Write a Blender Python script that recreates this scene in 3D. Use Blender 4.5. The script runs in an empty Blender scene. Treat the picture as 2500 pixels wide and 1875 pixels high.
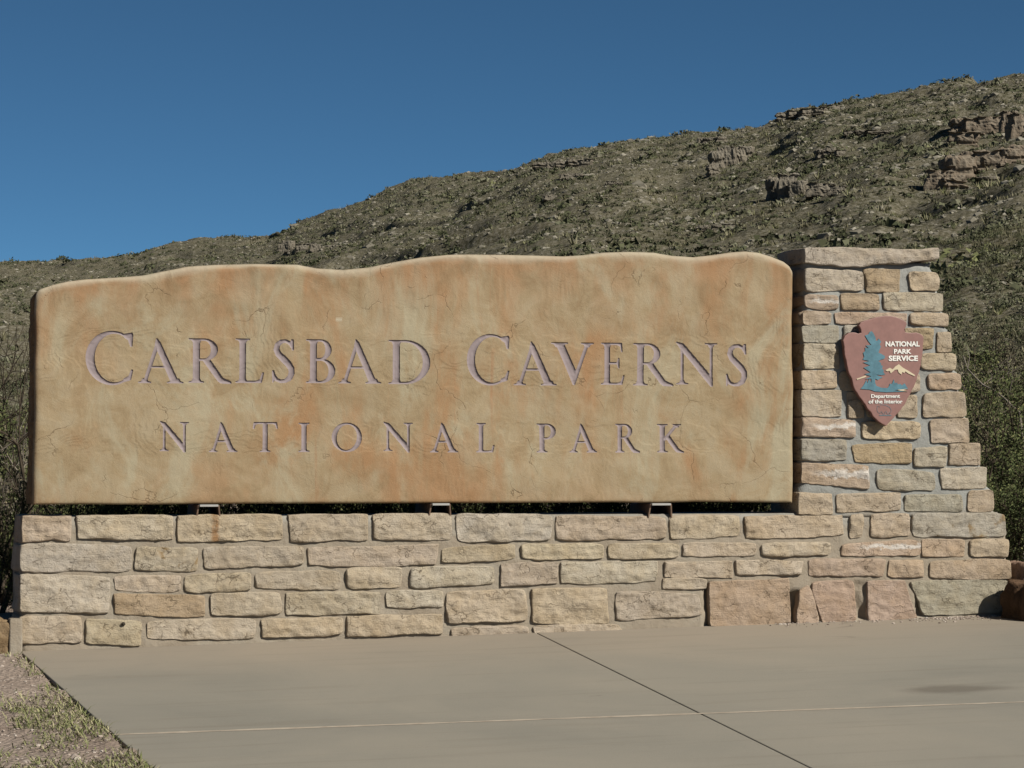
import bpy, math, random
import numpy as np
from mathutils import Vector, Matrix

scn = bpy.context.scene
COL = scn.collection
R = math.radians

# ------------------------------------------------------------------ camera, sky, sun, exposure
# Frame: X runs along the masonry wall, Y points away from the viewer, Z is up.
# The mortar face of the wall lies in the plane Y = 0, the ground at the wall's left end is Z = 0.
YAW, F_PX, W_PX, H_PX, HORIZON = R(15.0), 6500.0, 2500.0, 1875.0, 1130.0
CAM = Vector((0.0, -15.07, 1.05))
PITCH = math.atan((HORIZON - H_PX / 2) / F_PX)
cd = bpy.data.cameras.new('camera')
cam = bpy.data.objects.new('camera', cd)
COL.objects.link(cam)
cd.sensor_fit = 'HORIZONTAL'
cd.sensor_width = 36.0
cd.lens = 36.0 * F_PX / W_PX
cd.clip_start = 0.1
cd.clip_end = 12000.0
cam.location = CAM
cam.rotation_euler = (math.pi / 2 + PITCH, 0.0, -YAW)
scn.camera = cam
CAM_M = cam.rotation_euler.to_matrix()

SUN_AZ, SUN_EL = R(36.0), R(36.0)           # azimuth to the right of the wall's outward normal
TO_SUN = Vector((math.sin(SUN_AZ) * math.cos(SUN_EL), -math.cos(SUN_AZ) * math.cos(SUN_EL), math.sin(SUN_EL)))
world = bpy.data.worlds.new('World')
scn.world = world
world.use_nodes = True
wn = world.node_tree.nodes
wl = world.node_tree.links
sky = wn.new('ShaderNodeTexSky')
sky.sky_type = 'NISHITA'
sky.sun_disc = False
sky.sun_elevation = SUN_EL
sky.sun_rotation = math.atan2(TO_SUN.x, TO_SUN.y)
sky.altitude = 1300.0
sky.air_density = 0.35
sky.dust_density = 0.0
sky.ozone_density = 6.0
wb = wn.new('ShaderNodeMix')                # the camera's white balance on the sky light
wb.data_type = 'RGBA'
wb.blend_type = 'MULTIPLY'
wb.inputs[0].default_value = 1.0
wb.inputs[7].default_value = (0.80, 1.09, 0.94, 1.0)
wl.new(sky.outputs[0], wb.inputs[6])
wl.new(wb.outputs[2], wn['Background'].inputs[0])
wn['Background'].inputs[1].default_value = 0.05

sd = bpy.data.lights.new('sun', 'SUN')
sd.energy = 5.0
sd.angle = R(0.53)
sd.color = (1.0, 0.948, 0.842)
sun = bpy.data.objects.new('sun', sd)
COL.objects.link(sun)
sun.rotation_euler = TO_SUN.to_track_quat('Z', 'Y').to_euler()

scn.view_settings.view_transform = 'Standard'
scn.view_settings.look = 'None'
scn.view_settings.exposure = 0.56
scn.view_settings.gamma = 1.0
scn.view_settings.use_curve_mapping = False

# ------------------------------------------------------------------ measuring helpers
def ray(x, y):
    """direction of a sight line; x, y are measured in the 2500 x 1875 photograph"""
    return (CAM_M @ Vector(((x - W_PX / 2) / F_PX, (H_PX / 2 - y) / F_PX, -1.0))).normalized()

def on_wall(x, y, Y=0.0):
    """the point of the vertical plane Y = const that was measured at x, y -> (X, Z)"""
    d = ray(x, y)
    k = (Y - CAM.y) / d.y
    p = CAM + d * k
    return (p.x, p.z)

def measured(pts, ox, oy, s, Y=0.0):
    return [on_wall(ox + a * s, oy + b * s, Y) for a, b in pts]

# paving plane: rises 2 % to the right, falls 5 % towards the viewer
_l = on_wall(60, 1592, -0.03)
_r = on_wall(2400, 1506, -0.03)
GX = (_r[1] - _l[1]) / (_r[0] - _l[0])
GY = 0.05
GZ0 = _l[1] - GX * _l[0] + 0.03 * GY
def pave_z(X, Y):
    return GZ0 + GX * X + GY * Y
def on_paving(x, y):
    d = ray(x, y)
    k = (GZ0 + GX * CAM.x + GY * CAM.y - CAM.z) / (d.z - GX * d.x - GY * d.y)
    p = CAM + d * k
    return (p.x, p.y)

# ------------------------------------------------------------------ noise (numpy, lattice value noise)
def _hash(ix, iy, iz, seed):
    h = (ix.astype(np.int64) * 374761393 + iy.astype(np.int64) * 668265263 + iz.astype(np.int64) * 2147483647 + seed * 974634777) & 0xFFFFFFFF
    h = ((h ^ (h >> 13)) * 1274126177) & 0xFFFFFFFF
    h = ((h ^ (h >> 16)) * 2246822519) & 0xFFFFFFFF
    h = h ^ (h >> 15)
    return (h & 0xFFFFFF) / float(0xFFFFFF)

def vnoise(x, y, z=0.0, seed=0):
    x, y, z = np.broadcast_arrays(np.asarray(x, float), np.asarray(y, float), np.asarray(z, float))
    ix, iy, iz = np.floor(x), np.floor(y), np.floor(z)
    fx, fy, fz = x - ix, y - iy, z - iz
    fx, fy, fz = [f * f * f * (f * (f * 6 - 15) + 10) for f in (fx, fy, fz)]
    o = 0
    for dx in (0, 1):
        for dy in (0, 1):
            for dz in (0, 1):
                w = (fx if dx else 1 - fx) * (fy if dy else 1 - fy) * (fz if dz else 1 - fz)
                o = o + w * _hash(ix + dx, iy + dy, iz + dz, seed)
    return o * 2 - 1

def fbm(x, y, z=0.0, octv=4, seed=0, gain=0.5):
    o, a = 0, 1.0
    for k in range(octv):
        o = o + a * vnoise(x * 2 ** k, y * 2 ** k, np.asarray(z) * 2 ** k, seed + 17 * k)
        a *= gain
    return o

def sstep(a, b, x):
    t = np.clip((x - a) / (b - a), 0, 1)
    return t * t * (3 - 2 * t)

# ------------------------------------------------------------------ mesh helpers
def np_mesh(name, V, faces, smooth=True):
    """faces: list of integer arrays (n,3) or (n,4)"""
    me = bpy.data.meshes.new(name)
    V = np.asarray(V, np.float32)
    faces = [np.asarray(f, np.int32) for f in faces if len(f)]
    loops = np.concatenate([f.ravel() for f in faces])
    sizes = np.concatenate([np.full(len(f), f.shape[1], np.int32) for f in faces])
    starts = np.concatenate([[0], np.cumsum(sizes)[:-1]]).astype(np.int32)
    me.vertices.add(len(V)); me.vertices.foreach_set('co', V.ravel())
    me.loops.add(len(loops)); me.loops.foreach_set('vertex_index', loops)
    me.polygons.add(len(sizes)); me.polygons.foreach_set('loop_start', starts)
    me.polygons.foreach_set('use_smooth', np.full(len(sizes), smooth, bool))
    me.update(calc_edges=True)
    return me

def link(name, me, mat=None, parent=None, **props):
    o = bpy.data.objects.new(name, me)
    COL.objects.link(o)
    if mat is not None and me is not None and not me.materials:
        me.materials.append(mat)
    if parent is not None:
        o.parent = parent
    for k, v in props.items():
        o[k] = v
    return o

def empty(name, loc=(0, 0, 0), **props):
    o = bpy.data.objects.new(name, None)
    COL.objects.link(o)
    o.location = loc
    o.empty_display_size = 0.1
    for k, v in props.items():
        o[k] = v
    return o

def grid_faces(nr, nc, off=0):
    i = np.arange(nr - 1)[:, None] * nc + np.arange(nc - 1)[None, :]
    i = i.ravel() + off
    return np.stack([i, i + 1, i + nc + 1, i + nc], 1)

def tint_attr(me, values):
    a = me.attributes.new('tint', 'FLOAT', 'POINT')
    a.data.foreach_set('value', np.asarray(values, np.float32))

def copy_tree(o, parent=None):
    c = o.copy()
    COL.objects.link(c)
    c.parent = parent
    for ch in o.children:
        copy_tree(ch, c)
    return c

# ------------------------------------------------------------------ material helpers
class NT:
    def __init__(self, name, rough=0.9, spec=0.2):
        self.m = bpy.data.materials.new(name)
        self.m.use_nodes = True
        self.t = self.m.node_tree
        self.b = self.t.nodes['Principled BSDF']
        self.b.inputs['Roughness'].default_value = rough
        self.b.inputs['Specular IOR Level'].default_value = spec
    def n(self, t, **kw):
        x = self.t.nodes.new(t)
        for k, v in kw.items():
            setattr(x, k, v)
        return x
    def l(self, a, b):
        self.t.links.new(a, b)
    def coord(self, which='Object', scale=(1, 1, 1), loc=(0, 0, 0)):
        c = self.n('ShaderNodeTexCoord')
        mp = self.n('ShaderNodeMapping')
        mp.inputs['Scale'].default_value = scale
        mp.inputs['Location'].default_value = loc
        self.l(c.outputs[which], mp.inputs[0])
        return mp.outputs[0]
    def noise(self, vec, scale, detail=4, rough=0.55, dist=0.0):
        x = self.n('ShaderNodeTexNoise')
        x.inputs['Scale'].default_value = scale
        x.inputs['Detail'].default_value = detail
        x.inputs['Roughness'].default_value = rough
        x.inputs['Distortion'].default_value = dist
        self.l(vec, x.inputs['Vector'])
        return x.outputs['Fac']
    def voro(self, vec, scale, feature='F1', rnd=1.0):
        x = self.n('ShaderNodeTexVoronoi')
        x.feature = feature
        x.inputs['Scale'].default_value = scale
        x.inputs['Randomness'].default_value = rnd
        self.l(vec, x.inputs['Vector'])
        return x.outputs['Distance']
    def rng(self, v, a, b, c=0.0, d=1.0):
        x = self.n('ShaderNodeMapRange')
        x.interpolation_type = 'SMOOTHSTEP'
        self.l(v, x.inputs[0])
        for i, k in enumerate((a, b, c, d)):
            x.inputs[i + 1].default_value = k
        return x.outputs[0]
    def math(self, op, a, b=None):
        x = self.n('ShaderNodeMath', operation=op)
        for i, k in enumerate((a, b)):
            if k is None: continue
            if isinstance(k, (int, float)): x.inputs[i].default_value = k
            else: self.l(k, x.inputs[i])
        return x.outputs[0]
    def mix(self, fac, a, b, blend='MIX'):
        x = self.n('ShaderNodeMix', data_type='RGBA', blend_type=blend)
        for i, k in ((0, fac), (6, a), (7, b)):
            if isinstance(k, (int, float)): x.inputs[i].default_value = k
            elif isinstance(k, tuple): x.inputs[i].default_value = k + (1.0,) if len(k) == 3 else k
            else: self.l(k, x.inputs[i])
        return x.outputs[2]
    def ramp(self, fac, stops):
        x = self.n('ShaderNodeValToRGB')
        e = x.color_ramp.elements
        while len(e) < len(stops): e.new(0.5)
        for i, (p, c) in enumerate(stops):
            e[i].position = p
            e[i].color = c + (1.0,)
        self.l(fac, x.inputs[0])
        return x.outputs[0]
    def attr(self, name):
        x = self.n('ShaderNodeAttribute')
        x.attribute_name = name
        return x.outputs['Fac']
    def color(self, c, k=0.57):
        c = self.mix(1.0, c, (k, k, k), 'MULTIPLY')          # k: overall reflectance of the colour recipe
        if isinstance(c, tuple): self.b.inputs['Base Color'].default_value = c + (1.0,)
        else: self.l(c, self.b.inputs['Base Color'])
    def bump(self, pairs):
        """pairs of (height socket, strength, distance in metres)"""
        prev = None
        for h, s, d in pairs:
            x = self.n('ShaderNodeBump')
            x.inputs['Strength'].default_value = s
            x.inputs['Distance'].default_value = d
            self.l(h, x.inputs['Height'])
            if prev is not None: self.l(prev, x.inputs['Normal'])
            prev = x.outputs[0]
        self.l(prev, self.b.inputs['Normal'])
        return self

M = {}
SMUDGE = on_paving(2330, 1682)
def build_materials():
    # split limestone: each stone carries its own colour as object colour
    t = NT('limestone', 0.92, 0.15)
    v = t.coord('Object')
    oi = t.n('ShaderNodeObjectInfo')
    big = t.noise(v, 7, 5, 0.6, 0.4)
    mid = t.noise(v, 26, 6, 0.7)
    fine = t.noise(v, 150, 5, 0.7)
    vs = t.coord('Object', (3, 3, 22))
    bed = t.noise(vs, 3.2, 5, 0.65, 0.6)
    c = t.mix(t.rng(big, 0.35, 0.7), oi.outputs['Color'], t.mix(1.0, oi.outputs['Color'], (0.88, 0.84, 0.77), 'MULTIPLY'))
    c = t.mix(t.rng(mid, 0.45, 0.72, 0, 0.75), c, t.mix(1.0, c, (1.16, 1.15, 1.12), 'MULTIPLY'))
    c = t.mix(t.rng(bed, 0.58, 0.76, 0, 0.32), c, (0.33, 0.235, 0.15))
    c = t.mix(t.rng(mid, 0.30, 0.42, 0.45, 0), c, (0.28, 0.225, 0.165))
    c = t.mix(t.rng(fine, 0.28, 0.42, 0.5, 0), c, (0.17, 0.14, 0.10))
    lich = t.noise(v, 13, 6, 0.75, 1.0)
    c = t.mix(t.rng(lich, 0.66, 0.74, 0, 0.45), c, (0.40, 0.40, 0.35))
    # hairline splits and flaked arrises
    nzs = t.n('ShaderNodeTexNoise'); nzs.inputs['Scale'].default_value = 14; nzs.inputs['Detail'].default_value = 4; t.l(v, nzs.inputs['Vector'])
    scs = t.n('ShaderNodeVectorMath', operation='SCALE'); scs.inputs['Scale'].default_value = 0.14; t.l(nzs.outputs['Color'], scs.inputs[0])
    adv = t.n('ShaderNodeVectorMath', operation='ADD'); t.l(t.coord('Object', (0.55, 0.55, 1.3)), adv.inputs[0]); t.l(scs.outputs[0], adv.inputs[1])
    spl = t.voro(adv.outputs[0], 9.0, 'DISTANCE_TO_EDGE')
    split = t.math('MULTIPLY', t.rng(spl, 0.0, 0.030, 1, 0), t.rng(t.noise(v, 6, 3, 0.6), 0.50, 0.58))
    c = t.mix(t.math('MULTIPLY', split, 0.6), c, (0.16, 0.115, 0.07))
    # calcite bloom and rust runs on the stones that have them
    ga = t.n('ShaderNodeTexCoord').outputs['Generated']
    gs = t.n('ShaderNodeSeparateXYZ'); t.l(ga, gs.inputs[0])
    def prop(nm):
        x = t.n('ShaderNodeAttribute'); x.attribute_type = 'OBJECT'; x.attribute_name = nm
        return x.outputs['Fac']
    wob = t.math('MULTIPLY', t.math('SUBTRACT', t.noise(v, 16, 5, 0.7), 0.5), 0.9)
    zz = t.math('ADD', gs.outputs[2], wob)
    band = t.math('MULTIPLY', t.rng(zz, 0.42, 0.50), t.rng(zz, 0.62, 0.78, 1, 0))
    band = t.math('MULTIPLY', band, t.rng(gs.outputs[0], 0.12, 0.45))
    c = t.mix(t.math('MULTIPLY', band, prop('calcite')), c, (0.72, 0.66, 0.60))
    run = t.math('MULTIPLY', t.rng(t.math('ABSOLUTE', t.math('SUBTRACT', t.math('ADD', gs.outputs[0], t.math('MULTIPLY', wob, 0.06)), 0.36)), 0.012, 0.05, 1, 0), t.rng(mid, 0.3, 0.6, 0.3, 1))
    c = t.mix(t.math('MULTIPLY', run, prop('rust_run')), c, (0.33, 0.16, 0.055))
    blot = t.rng(t.noise(v, 9, 4, 0.6, 0.5), 0.56, 0.66)
    c = t.mix(t.math('MULTIPLY', blot, prop('ochre_blotch')), c, (0.30, 0.19, 0.075))
    t.color(c, 0.655)
    t.bump([(mid, 0.75, 0.020), (t.math('SUBTRACT', 1.0, split), 0.7, 0.010), (bed, 0.5, 0.014), (fine, 0.8, 0.009)])
    M['stone'] = t.m

    t = NT('mortar', 0.95, 0.1)
    v = t.coord('Object')
    a = t.noise(v, 5, 5, 0.6, 0.5); b = t.noise(v, 45, 6, 0.7); f = t.noise(v, 190, 4, 0.7)
    sx = t.n('ShaderNodeSeparateXYZ'); t.l(v, sx.inputs[0])
    c = t.ramp(a, [(0.30, (0.350, 0.290, 0.220)), (0.5, (0.400, 0.340, 0.265)), (0.72, (0.430, 0.385, 0.315))])
    pil = t.rng(t.math('ADD', sx.outputs[2], t.math('MULTIPLY', a, 0.25)), 0.72, 1.0)
    c = t.mix(pil, c, t.ramp(a, [(0.3, (0.31, 0.31, 0.29)), (0.7, (0.43, 0.435, 0.415))]))
    c = t.mix(t.rng(b, 0.55, 0.75, 0, 0.5), c, (0.43, 0.385, 0.31))
    c = t.mix(t.rng(f, 0.25, 0.40, 0.6, 0), c, (0.13, 0.11, 0.085))
    t.color(c)
    t.bump([(b, 0.6, 0.012), (f, 0.5, 0.005)])
    M['mortar'] = t.m

    # cast sign slab, stained like sandstone
    t = NT('sign_sandstone', 0.75, 0.3)
    v = t.coord('Object')
    big = t.noise(v, 1.25, 4, 0.55, 0.7)
    mid = t.noise(v, 4.2, 6, 0.66, 1.2)
    vst = t.coord('Object', (2.8, 1, 1.1), (3.1, 0, 1.7))
    streak = t.noise(vst, 1.25, 5, 0.6, 0.35)
    vst2 = t.coord('Object', (16, 1, 0.9), (7.7, 0, 0.3))
    streak2 = t.noise(vst2, 1.1, 4, 0.6, 0.3)
    fine = t.noise(v, 75, 6, 0.75)
    c = t.ramp(mid, [(0.30, (0.320, 0.225, 0.122)), (0.45, (0.380, 0.285, 0.165)), (0.58, (0.410, 0.322, 0.200)), (0.74, (0.420, 0.342, 0.225))])
    orange = t.math('MULTIPLY', t.rng(streak, 0.44, 0.66), t.rng(big, 0.33, 0.58))
    c = t.mix(t.math('MULTIPLY', orange, 0.9), c, (0.395, 0.218, 0.100))
    c = t.mix(t.math('MULTIPLY', t.rng(streak2, 0.58, 0.72), t.rng(big, 0.42, 0.62, 0.05, 0.5)), c, (0.39, 0.195, 0.092))
    pale = t.noise(t.coord('Object', (1.6, 1, 0.8), (9.3, 0, 4.0)), 1.6, 5, 0.65, 0.8)
    c = t.mix(t.rng(pale, 0.50, 0.66, 0, 0.85), c, (0.440, 0.388, 0.265))
    brown = t.noise(t.coord('Object', (1, 1, 1), (1.3, 0, 8.0)), 2.1, 5, 0.7, 1.0)
    c = t.mix(t.rng(brown, 0.60, 0.76, 0, 0.55), c, (0.255, 0.160, 0.078))
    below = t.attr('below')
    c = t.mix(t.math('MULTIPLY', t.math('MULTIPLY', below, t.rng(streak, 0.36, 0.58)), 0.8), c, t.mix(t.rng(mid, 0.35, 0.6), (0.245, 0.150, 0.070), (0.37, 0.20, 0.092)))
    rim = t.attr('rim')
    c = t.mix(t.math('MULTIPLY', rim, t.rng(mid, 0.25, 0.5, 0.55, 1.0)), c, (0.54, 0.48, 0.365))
    # hairline cracks
    wv = t.n('ShaderNodeVectorMath', operation='ADD')
    nz = t.n('ShaderNodeTexNoise'); nz.inputs['Scale'].default_value = 3.5; nz.inputs['Detail'].default_value = 5
    t.l(v, nz.inputs['Vector'])
    sc = t.n('ShaderNodeVectorMath', operation='SCALE'); sc.inputs['Scale'].default_value = 0.42
    t.l(nz.outputs['Color'], sc.inputs[0]); t.l(v, wv.inputs[0]); t.l(sc.outputs[0], wv.inputs[1])
    cr = t.voro(wv.outputs[0], 2.3, 'DISTANCE_TO_EDGE')
    crm = t.noise(t.coord('Object', (1, 1, 1), (4, 2, 1)), 2.6, 3, 0.6)
    crack = t.math('MULTIPLY', t.rng(cr, 0.0, 0.008, 1, 0), t.rng(crm, 0.50, 0.60))
    cr2 = t.voro(wv.outputs[0], 6.0, 'DISTANCE_TO_EDGE')
    crm2 = t.noise(t.coord('Object', (1, 1, 1), (14, 2, 5)), 4.5, 3, 0.6)
    crack2 = t.math('MULTIPLY', t.rng(cr2, 0.0, 0.022, 1, 0), t.rng(crm2, 0.60, 0.68))
    call = t.math('MAXIMUM', crack, crack2)
    c = t.mix(t.math('MULTIPLY', call, 0.55), c, (0.14, 0.085, 0.040))
    c = t.mix(t.rng(fine, 0.30, 0.44, 0.28, 0), c, (0.22, 0.15, 0.075))
    sp = t.voro(v, 26, 'F1')
    c = t.mix(t.rng(sp, 0.02, 0.05, 0.5, 0), c, (0.55, 0.48, 0.38))
    t.color(c)
    inv = t.math('SUBTRACT', 1.0, call)
    t.bump([(t.noise(v, 6, 8, 0.78, 1.0), 0.35, 0.016), (inv, 0.4, 0.006), (fine, 0.4, 0.004)])
    M['panel'] = t.m

    t = NT('sign_edge_rock', 0.9, 0.2)
    v = t.coord('Object')
    a = t.noise(v, 12, 6, 0.7, 1.0)
    t.color(t.ramp(a, [(0.3, (0.17, 0.10, 0.045)), (0.7, (0.36, 0.23, 0.11))]))
    t.bump([(a, 0.8, 0.03), (t.noise(v, 60, 5, 0.7), 0.5, 0.006)])
    M['panel_edge'] = t.m

    t = NT('letter_paint', 0.7, 0.25)
    v = t.coord('Object')
    a = t.noise(v, 9, 5, 0.7); f = t.noise(v, 120, 4, 0.7)
    c = t.ramp(a, [(0.3, (0.300, 0.245, 0.250)), (0.7, (0.360, 0.295, 0.305))])
    c = t.mix(t.rng(f, 0.66, 0.76, 0, 0.5), c, (0.40, 0.33, 0.27))
    t.color(c)
    t.bump([(f, 0.25, 0.003)])
    M['letter'] = t.m

    t = NT('brushed_concrete', 0.85, 0.25)
    v = t.coord('Object')
    a = t.noise(v, 0.55, 5, 0.6, 0.6)
    lines = t.noise(t.coord('Object', (0.5, 6.0, 1)), 1.6, 5, 0.65, 0.3)
    f = t.noise(v, 70, 6, 0.75)
    brush = t.noise(t.coord('Object', (3, 160, 1)), 1.0, 3, 0.6)
    sxy = t.n('ShaderNodeSeparateXYZ'); t.l(v, sxy.inputs[0])
    c = t.ramp(a, [(0.32, (0.250, 0.236, 0.200)), (0.5, (0.292, 0.270, 0.225)), (0.68, (0.325, 0.295, 0.242))])
    dirt = t.rng(t.math('ADD', sxy.outputs[1], t.math('MULTIPLY', a, 1.2)), -1.5, 0.9)
    c = t.mix(t.math('MULTIPLY', dirt, 0.45), c, (0.36, 0.285, 0.215))
    c = t.mix(t.rng(lines, 0.52, 0.68, 0, 0.22), c, (0.19, 0.160, 0.122))
    c = t.mix(t.rng(f, 0.28, 0.42, 0.35, 0), c, (0.14, 0.12, 0.10))
    stain = t.noise(t.coord('Object', (0.8, 1.2, 1), (2.5, 1.0, 0)), 1.7, 4, 0.6, 0.8)
    c = t.mix(t.rng(stain, 0.67, 0.76, 0, 0.40), c, (0.155, 0.13, 0.10))
    # one damp looking smudge on the right hand slab, and scattered grit
    vm = t.n('ShaderNodeVectorMath', operation='DISTANCE')
    vm.inputs[1].default_value = (SMUDGE[0] * 0.8, SMUDGE[1] * 1.6, 0)
    t.l(t.coord('Object', (0.8, 1.6, 0)), vm.inputs[0])
    c = t.mix(t.rng(t.math('ADD', vm.outputs['Value'], t.math('MULTIPLY', t.noise(v, 4, 4, 0.6), 0.25)), 0.22, 0.42, 0.6, 0), c, (0.13, 0.11, 0.088))
    grit = t.voro(v, 55, 'F1')
    c = t.mix(t.rng(grit, 0.05, 0.14, 0.35, 0), c, (0.16, 0.135, 0.105))
    c = t.mix(t.rng(t.voro(t.coord('Object', (1, 1, 1), (.3, .7, 0)), 23, 'F1'), 0.02, 0.07, 0.5, 0), c, (0.50, 0.45, 0.38))
    t.color(c, 0.675)
    t.bump([(f, 0.35, 0.005), (brush, 0.3, 0.003)])
    M['concrete'] = t.m

    t = NT('joint_strip', 0.9, 0.2)  # sunlit lip of the slab edge, painted as a pale colour
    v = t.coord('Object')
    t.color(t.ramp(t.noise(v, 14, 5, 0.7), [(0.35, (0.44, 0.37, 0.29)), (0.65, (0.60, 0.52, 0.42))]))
    M['lit_lip'] = t.m
    t = NT('joint_dark', 0.95, 0.1)
    t.color(t.ramp(t.noise(t.coord('Object'), 20, 4, 0.7), [(0.3, (0.045, 0.038, 0.03)), (0.7, (0.10, 0.085, 0.065))]))
    M['joint'] = t.m

    t = NT('gravelly_soil', 0.95, 0.1)
    v = t.coord('Object')
    a = t.noise(v, 1.4, 5, 0.65, 0.5); b = t.voro(v, 38, 'F1'); f = t.noise(v, 90, 5, 0.75)
    c = t.ramp(a, [(0.3, (0.26, 0.20, 0.162)), (0.55, (0.335, 0.27, 0.225)), (0.75, (0.375, 0.31, 0.265))])
    c = t.mix(t.rng(b, 0.15, 0.45, 0.45, 0), c, (0.43, 0.345, 0.29))
    c = t.mix(t.rng(f, 0.3, 0.45, 0.55, 0), c, (0.15, 0.10, 0.075))
    t.color(c, 0.72)
    t.bump([(b, 0.6, 0.02), (f, 0.6, 0.01)])
    M['soil'] = t.m

    t = NT('hillside_earth', 0.97, 0.05)
    v = t.coord('Object')
    a = t.noise(v, 0.045, 6, 0.65, 0.6); b = t.noise(v, 0.55, 6, 0.75, 0.5); f = t.noise(v, 4.2, 6, 0.85)
    c = t.ramp(a, [(0.3, (0.190, 0.172, 0.112)), (0.5, (0.230, 0.204, 0.140)), (0.7, (0.210, 0.180, 0.118))])
    c = t.mix(t.rng(b, 0.46, 0.62, 0, 0.6), c, (0.125, 0.122, 0.072))
    c = t.mix(t.rng(f, 0.515, 0.57, 0, 0.8), c, (0.37, 0.345, 0.28))
    c = t.mix(t.rng(f, 0.435, 0.485, 0.85, 0), c, (0.095, 0.094, 0.052))
    t.color(c, 0.47)
    t.bump([(b, 0.5, 0.4), (f, 0.5, 0.15)])
    M['hill'] = t.m

    def tinted(key, name, stops, rough=0.85, noise_scale=None, k=0.72):
        t = NT(name, rough, 0.2)
        c = t.ramp(t.attr('tint'), stops)
        if noise_scale:
            v = t.coord('Object')
            n = t.noise(v, noise_scale, 5, 0.7)
            c = t.mix(t.rng(n, 0.3, 0.7, 0.5, 0), c, t.mix(1.0, c, (0.55, 0.52, 0.48), 'MULTIPLY'))
            t.bump([(n, 0.8, 0.3 / noise_scale)])
        t.color(c, k)
        M[key] = t.m
    tinted('scrub', 'desert_scrub_leaves', [(0.0, (0.045, 0.052, 0.024)), (0.35, (0.088, 0.094, 0.048)), (0.6, (0.130, 0.132, 0.080)), (0.8, (0.185, 0.180, 0.130)), (1.0, (0.165, 0.175, 0.075))])
    tinted('drygrass', 'dry_grass', [(0.0, (0.12, 0.12, 0.060)), (0.4, (0.185, 0.170, 0.100)), (0.7, (0.255, 0.235, 0.155)), (1.0, (0.18, 0.19, 0.075))])
    tinted('rubble', 'limestone_rubble', [(0.0, (0.17, 0.155, 0.12)), (0.6, (0.25, 0.23, 0.185)), (1.0, (0.35, 0.325, 0.27))], 0.95)
    tinted('leaf', 'creosote_leaf', [(0.0, (0.040, 0.054, 0.018)), (0.5, (0.088, 0.106, 0.038)), (0.85, (0.140, 0.150, 0.062)), (1.0, (0.21, 0.205, 0.08))])
    tinted('leafgrey', 'sage_leaf', [(0.0, (0.075, 0.072, 0.042)), (0.6, (0.150, 0.138, 0.085)), (1.0, (0.23, 0.190, 0.120))])
    tinted('greengrass', 'sparse_green_grass', [(0.0, (0.12, 0.14, 0.048)), (0.5, (0.21, 0.225, 0.095)), (0.78, (0.33, 0.31, 0.165)), (1.0, (0.44, 0.39, 0.25))])
    tinted('pebble', 'limestone_pebble', [(0.0, (0.22, 0.17, 0.14)), (0.5, (0.38, 0.315, 0.27)), (1.0, (0.55, 0.49, 0.43))], 0.95)

    t = NT('shrub_bark', 0.95, 0.1)
    t.color(t.ramp(t.noise(t.coord('Object'), 18, 4, 0.7), [(0.3, (0.045, 0.034, 0.024)), (0.7, (0.12, 0.095, 0.070))]))
    M['bark'] = t.m
    t = NT('dead_twig', 0.95, 0.1)
    t.color(t.ramp(t.noise(t.coord('Object'), 12, 4, 0.7), [(0.3, (0.20, 0.165, 0.13)), (0.7, (0.36, 0.32, 0.27))]))
    M['twig'] = t.m

    for ckey, cname, cstops in (('cliff', 'cliff_rock', [(0.32, (0.17, 0.15, 0.12)), (0.48, (0.24, 0.21, 0.165)), (0.6, (0.28, 0.255, 0.21)), (0.75, (0.235, 0.19, 0.145))]),
                                ('cliff_red', 'ruddy_cliff_rock', [(0.32, (0.185, 0.150, 0.112)), (0.48, (0.265, 0.212, 0.158)), (0.6, (0.285, 0.245, 0.192)), (0.75, (0.285, 0.192, 0.138))])):
     t = NT(cname, 0.95, 0.1)
     v = t.coord('Object')
     a = t.noise(t.coord('Object', (1, 1, 0.45)), 1.1, 6, 0.7, 0.8); b = t.noise(v, 3.0, 6, 0.75, 0.6)
     bed = t.noise(t.coord('Object', (0.7, 0.7, 5.0)), 1.2, 4, 0.6, 0.4)
     c = t.ramp(a, cstops)
     c = t.mix(t.rng(b, 0.32, 0.44, 0.6, 0), c, (0.085, 0.075, 0.055))
     c = t.mix(t.rng(bed, 0.36, 0.46, 0.55, 0), c, (0.09, 0.08, 0.06))
     t.color(c)
     t.bump([(b, 0.6, 0.10), (bed, 0.6, 0.08), (t.noise(v, 12, 5, 0.7), 0.5, 0.02)])
     M[ckey] = t.m

    t = NT('boulder_rock', 0.95, 0.1)
    v = t.coord('Object')
    a = t.noise(v, 5, 6, 0.7, 0.7); b = t.noise(v, 40, 6, 0.75)
    oi = t.n('ShaderNodeObjectInfo')
    c = t.mix(t.rng(a, 0.35, 0.65), oi.outputs['Color'], t.mix(1.0, oi.outputs['Color'], (0.62, 0.58, 0.52), 'MULTIPLY'))
    c = t.mix(t.rng(b, 0.3, 0.45, 0.6, 0), c, t.mix(1.0, oi.outputs['Color'], (0.4, 0.36, 0.32), 'MULTIPLY'))
    t.color(c)
    t.bump([(a, 0.7, 0.05), (b, 0.7, 0.012)])
    M['boulder'] = t.m

    def paint(key, name, col, rough=0.5, var=0.12, wear=None):
        t = NT(name, rough, 0.35)
        v = t.coord('Object')
        n = t.noise(v, 22, 5, 0.7)
        lo = tuple(k * (1 - var) for k in col); hi = tuple(min(1, k * (1 + var)) for k in col)
        c = t.ramp(n, [(0.3, lo), (0.7, hi)])
        if wear:
            c = t.mix(t.rng(t.noise(v, 60, 4, 0.7), 0.66, 0.74, 0, 0.8), c, wear)
        t.color(c)
        t.bump([(t.noise(v, 110, 4, 0.7), 0.2, 0.002)])
        M[key] = t.m
    paint('plaque', 'plaque_paint', (0.295, 0.150, 0.130), 0.55)
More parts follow.
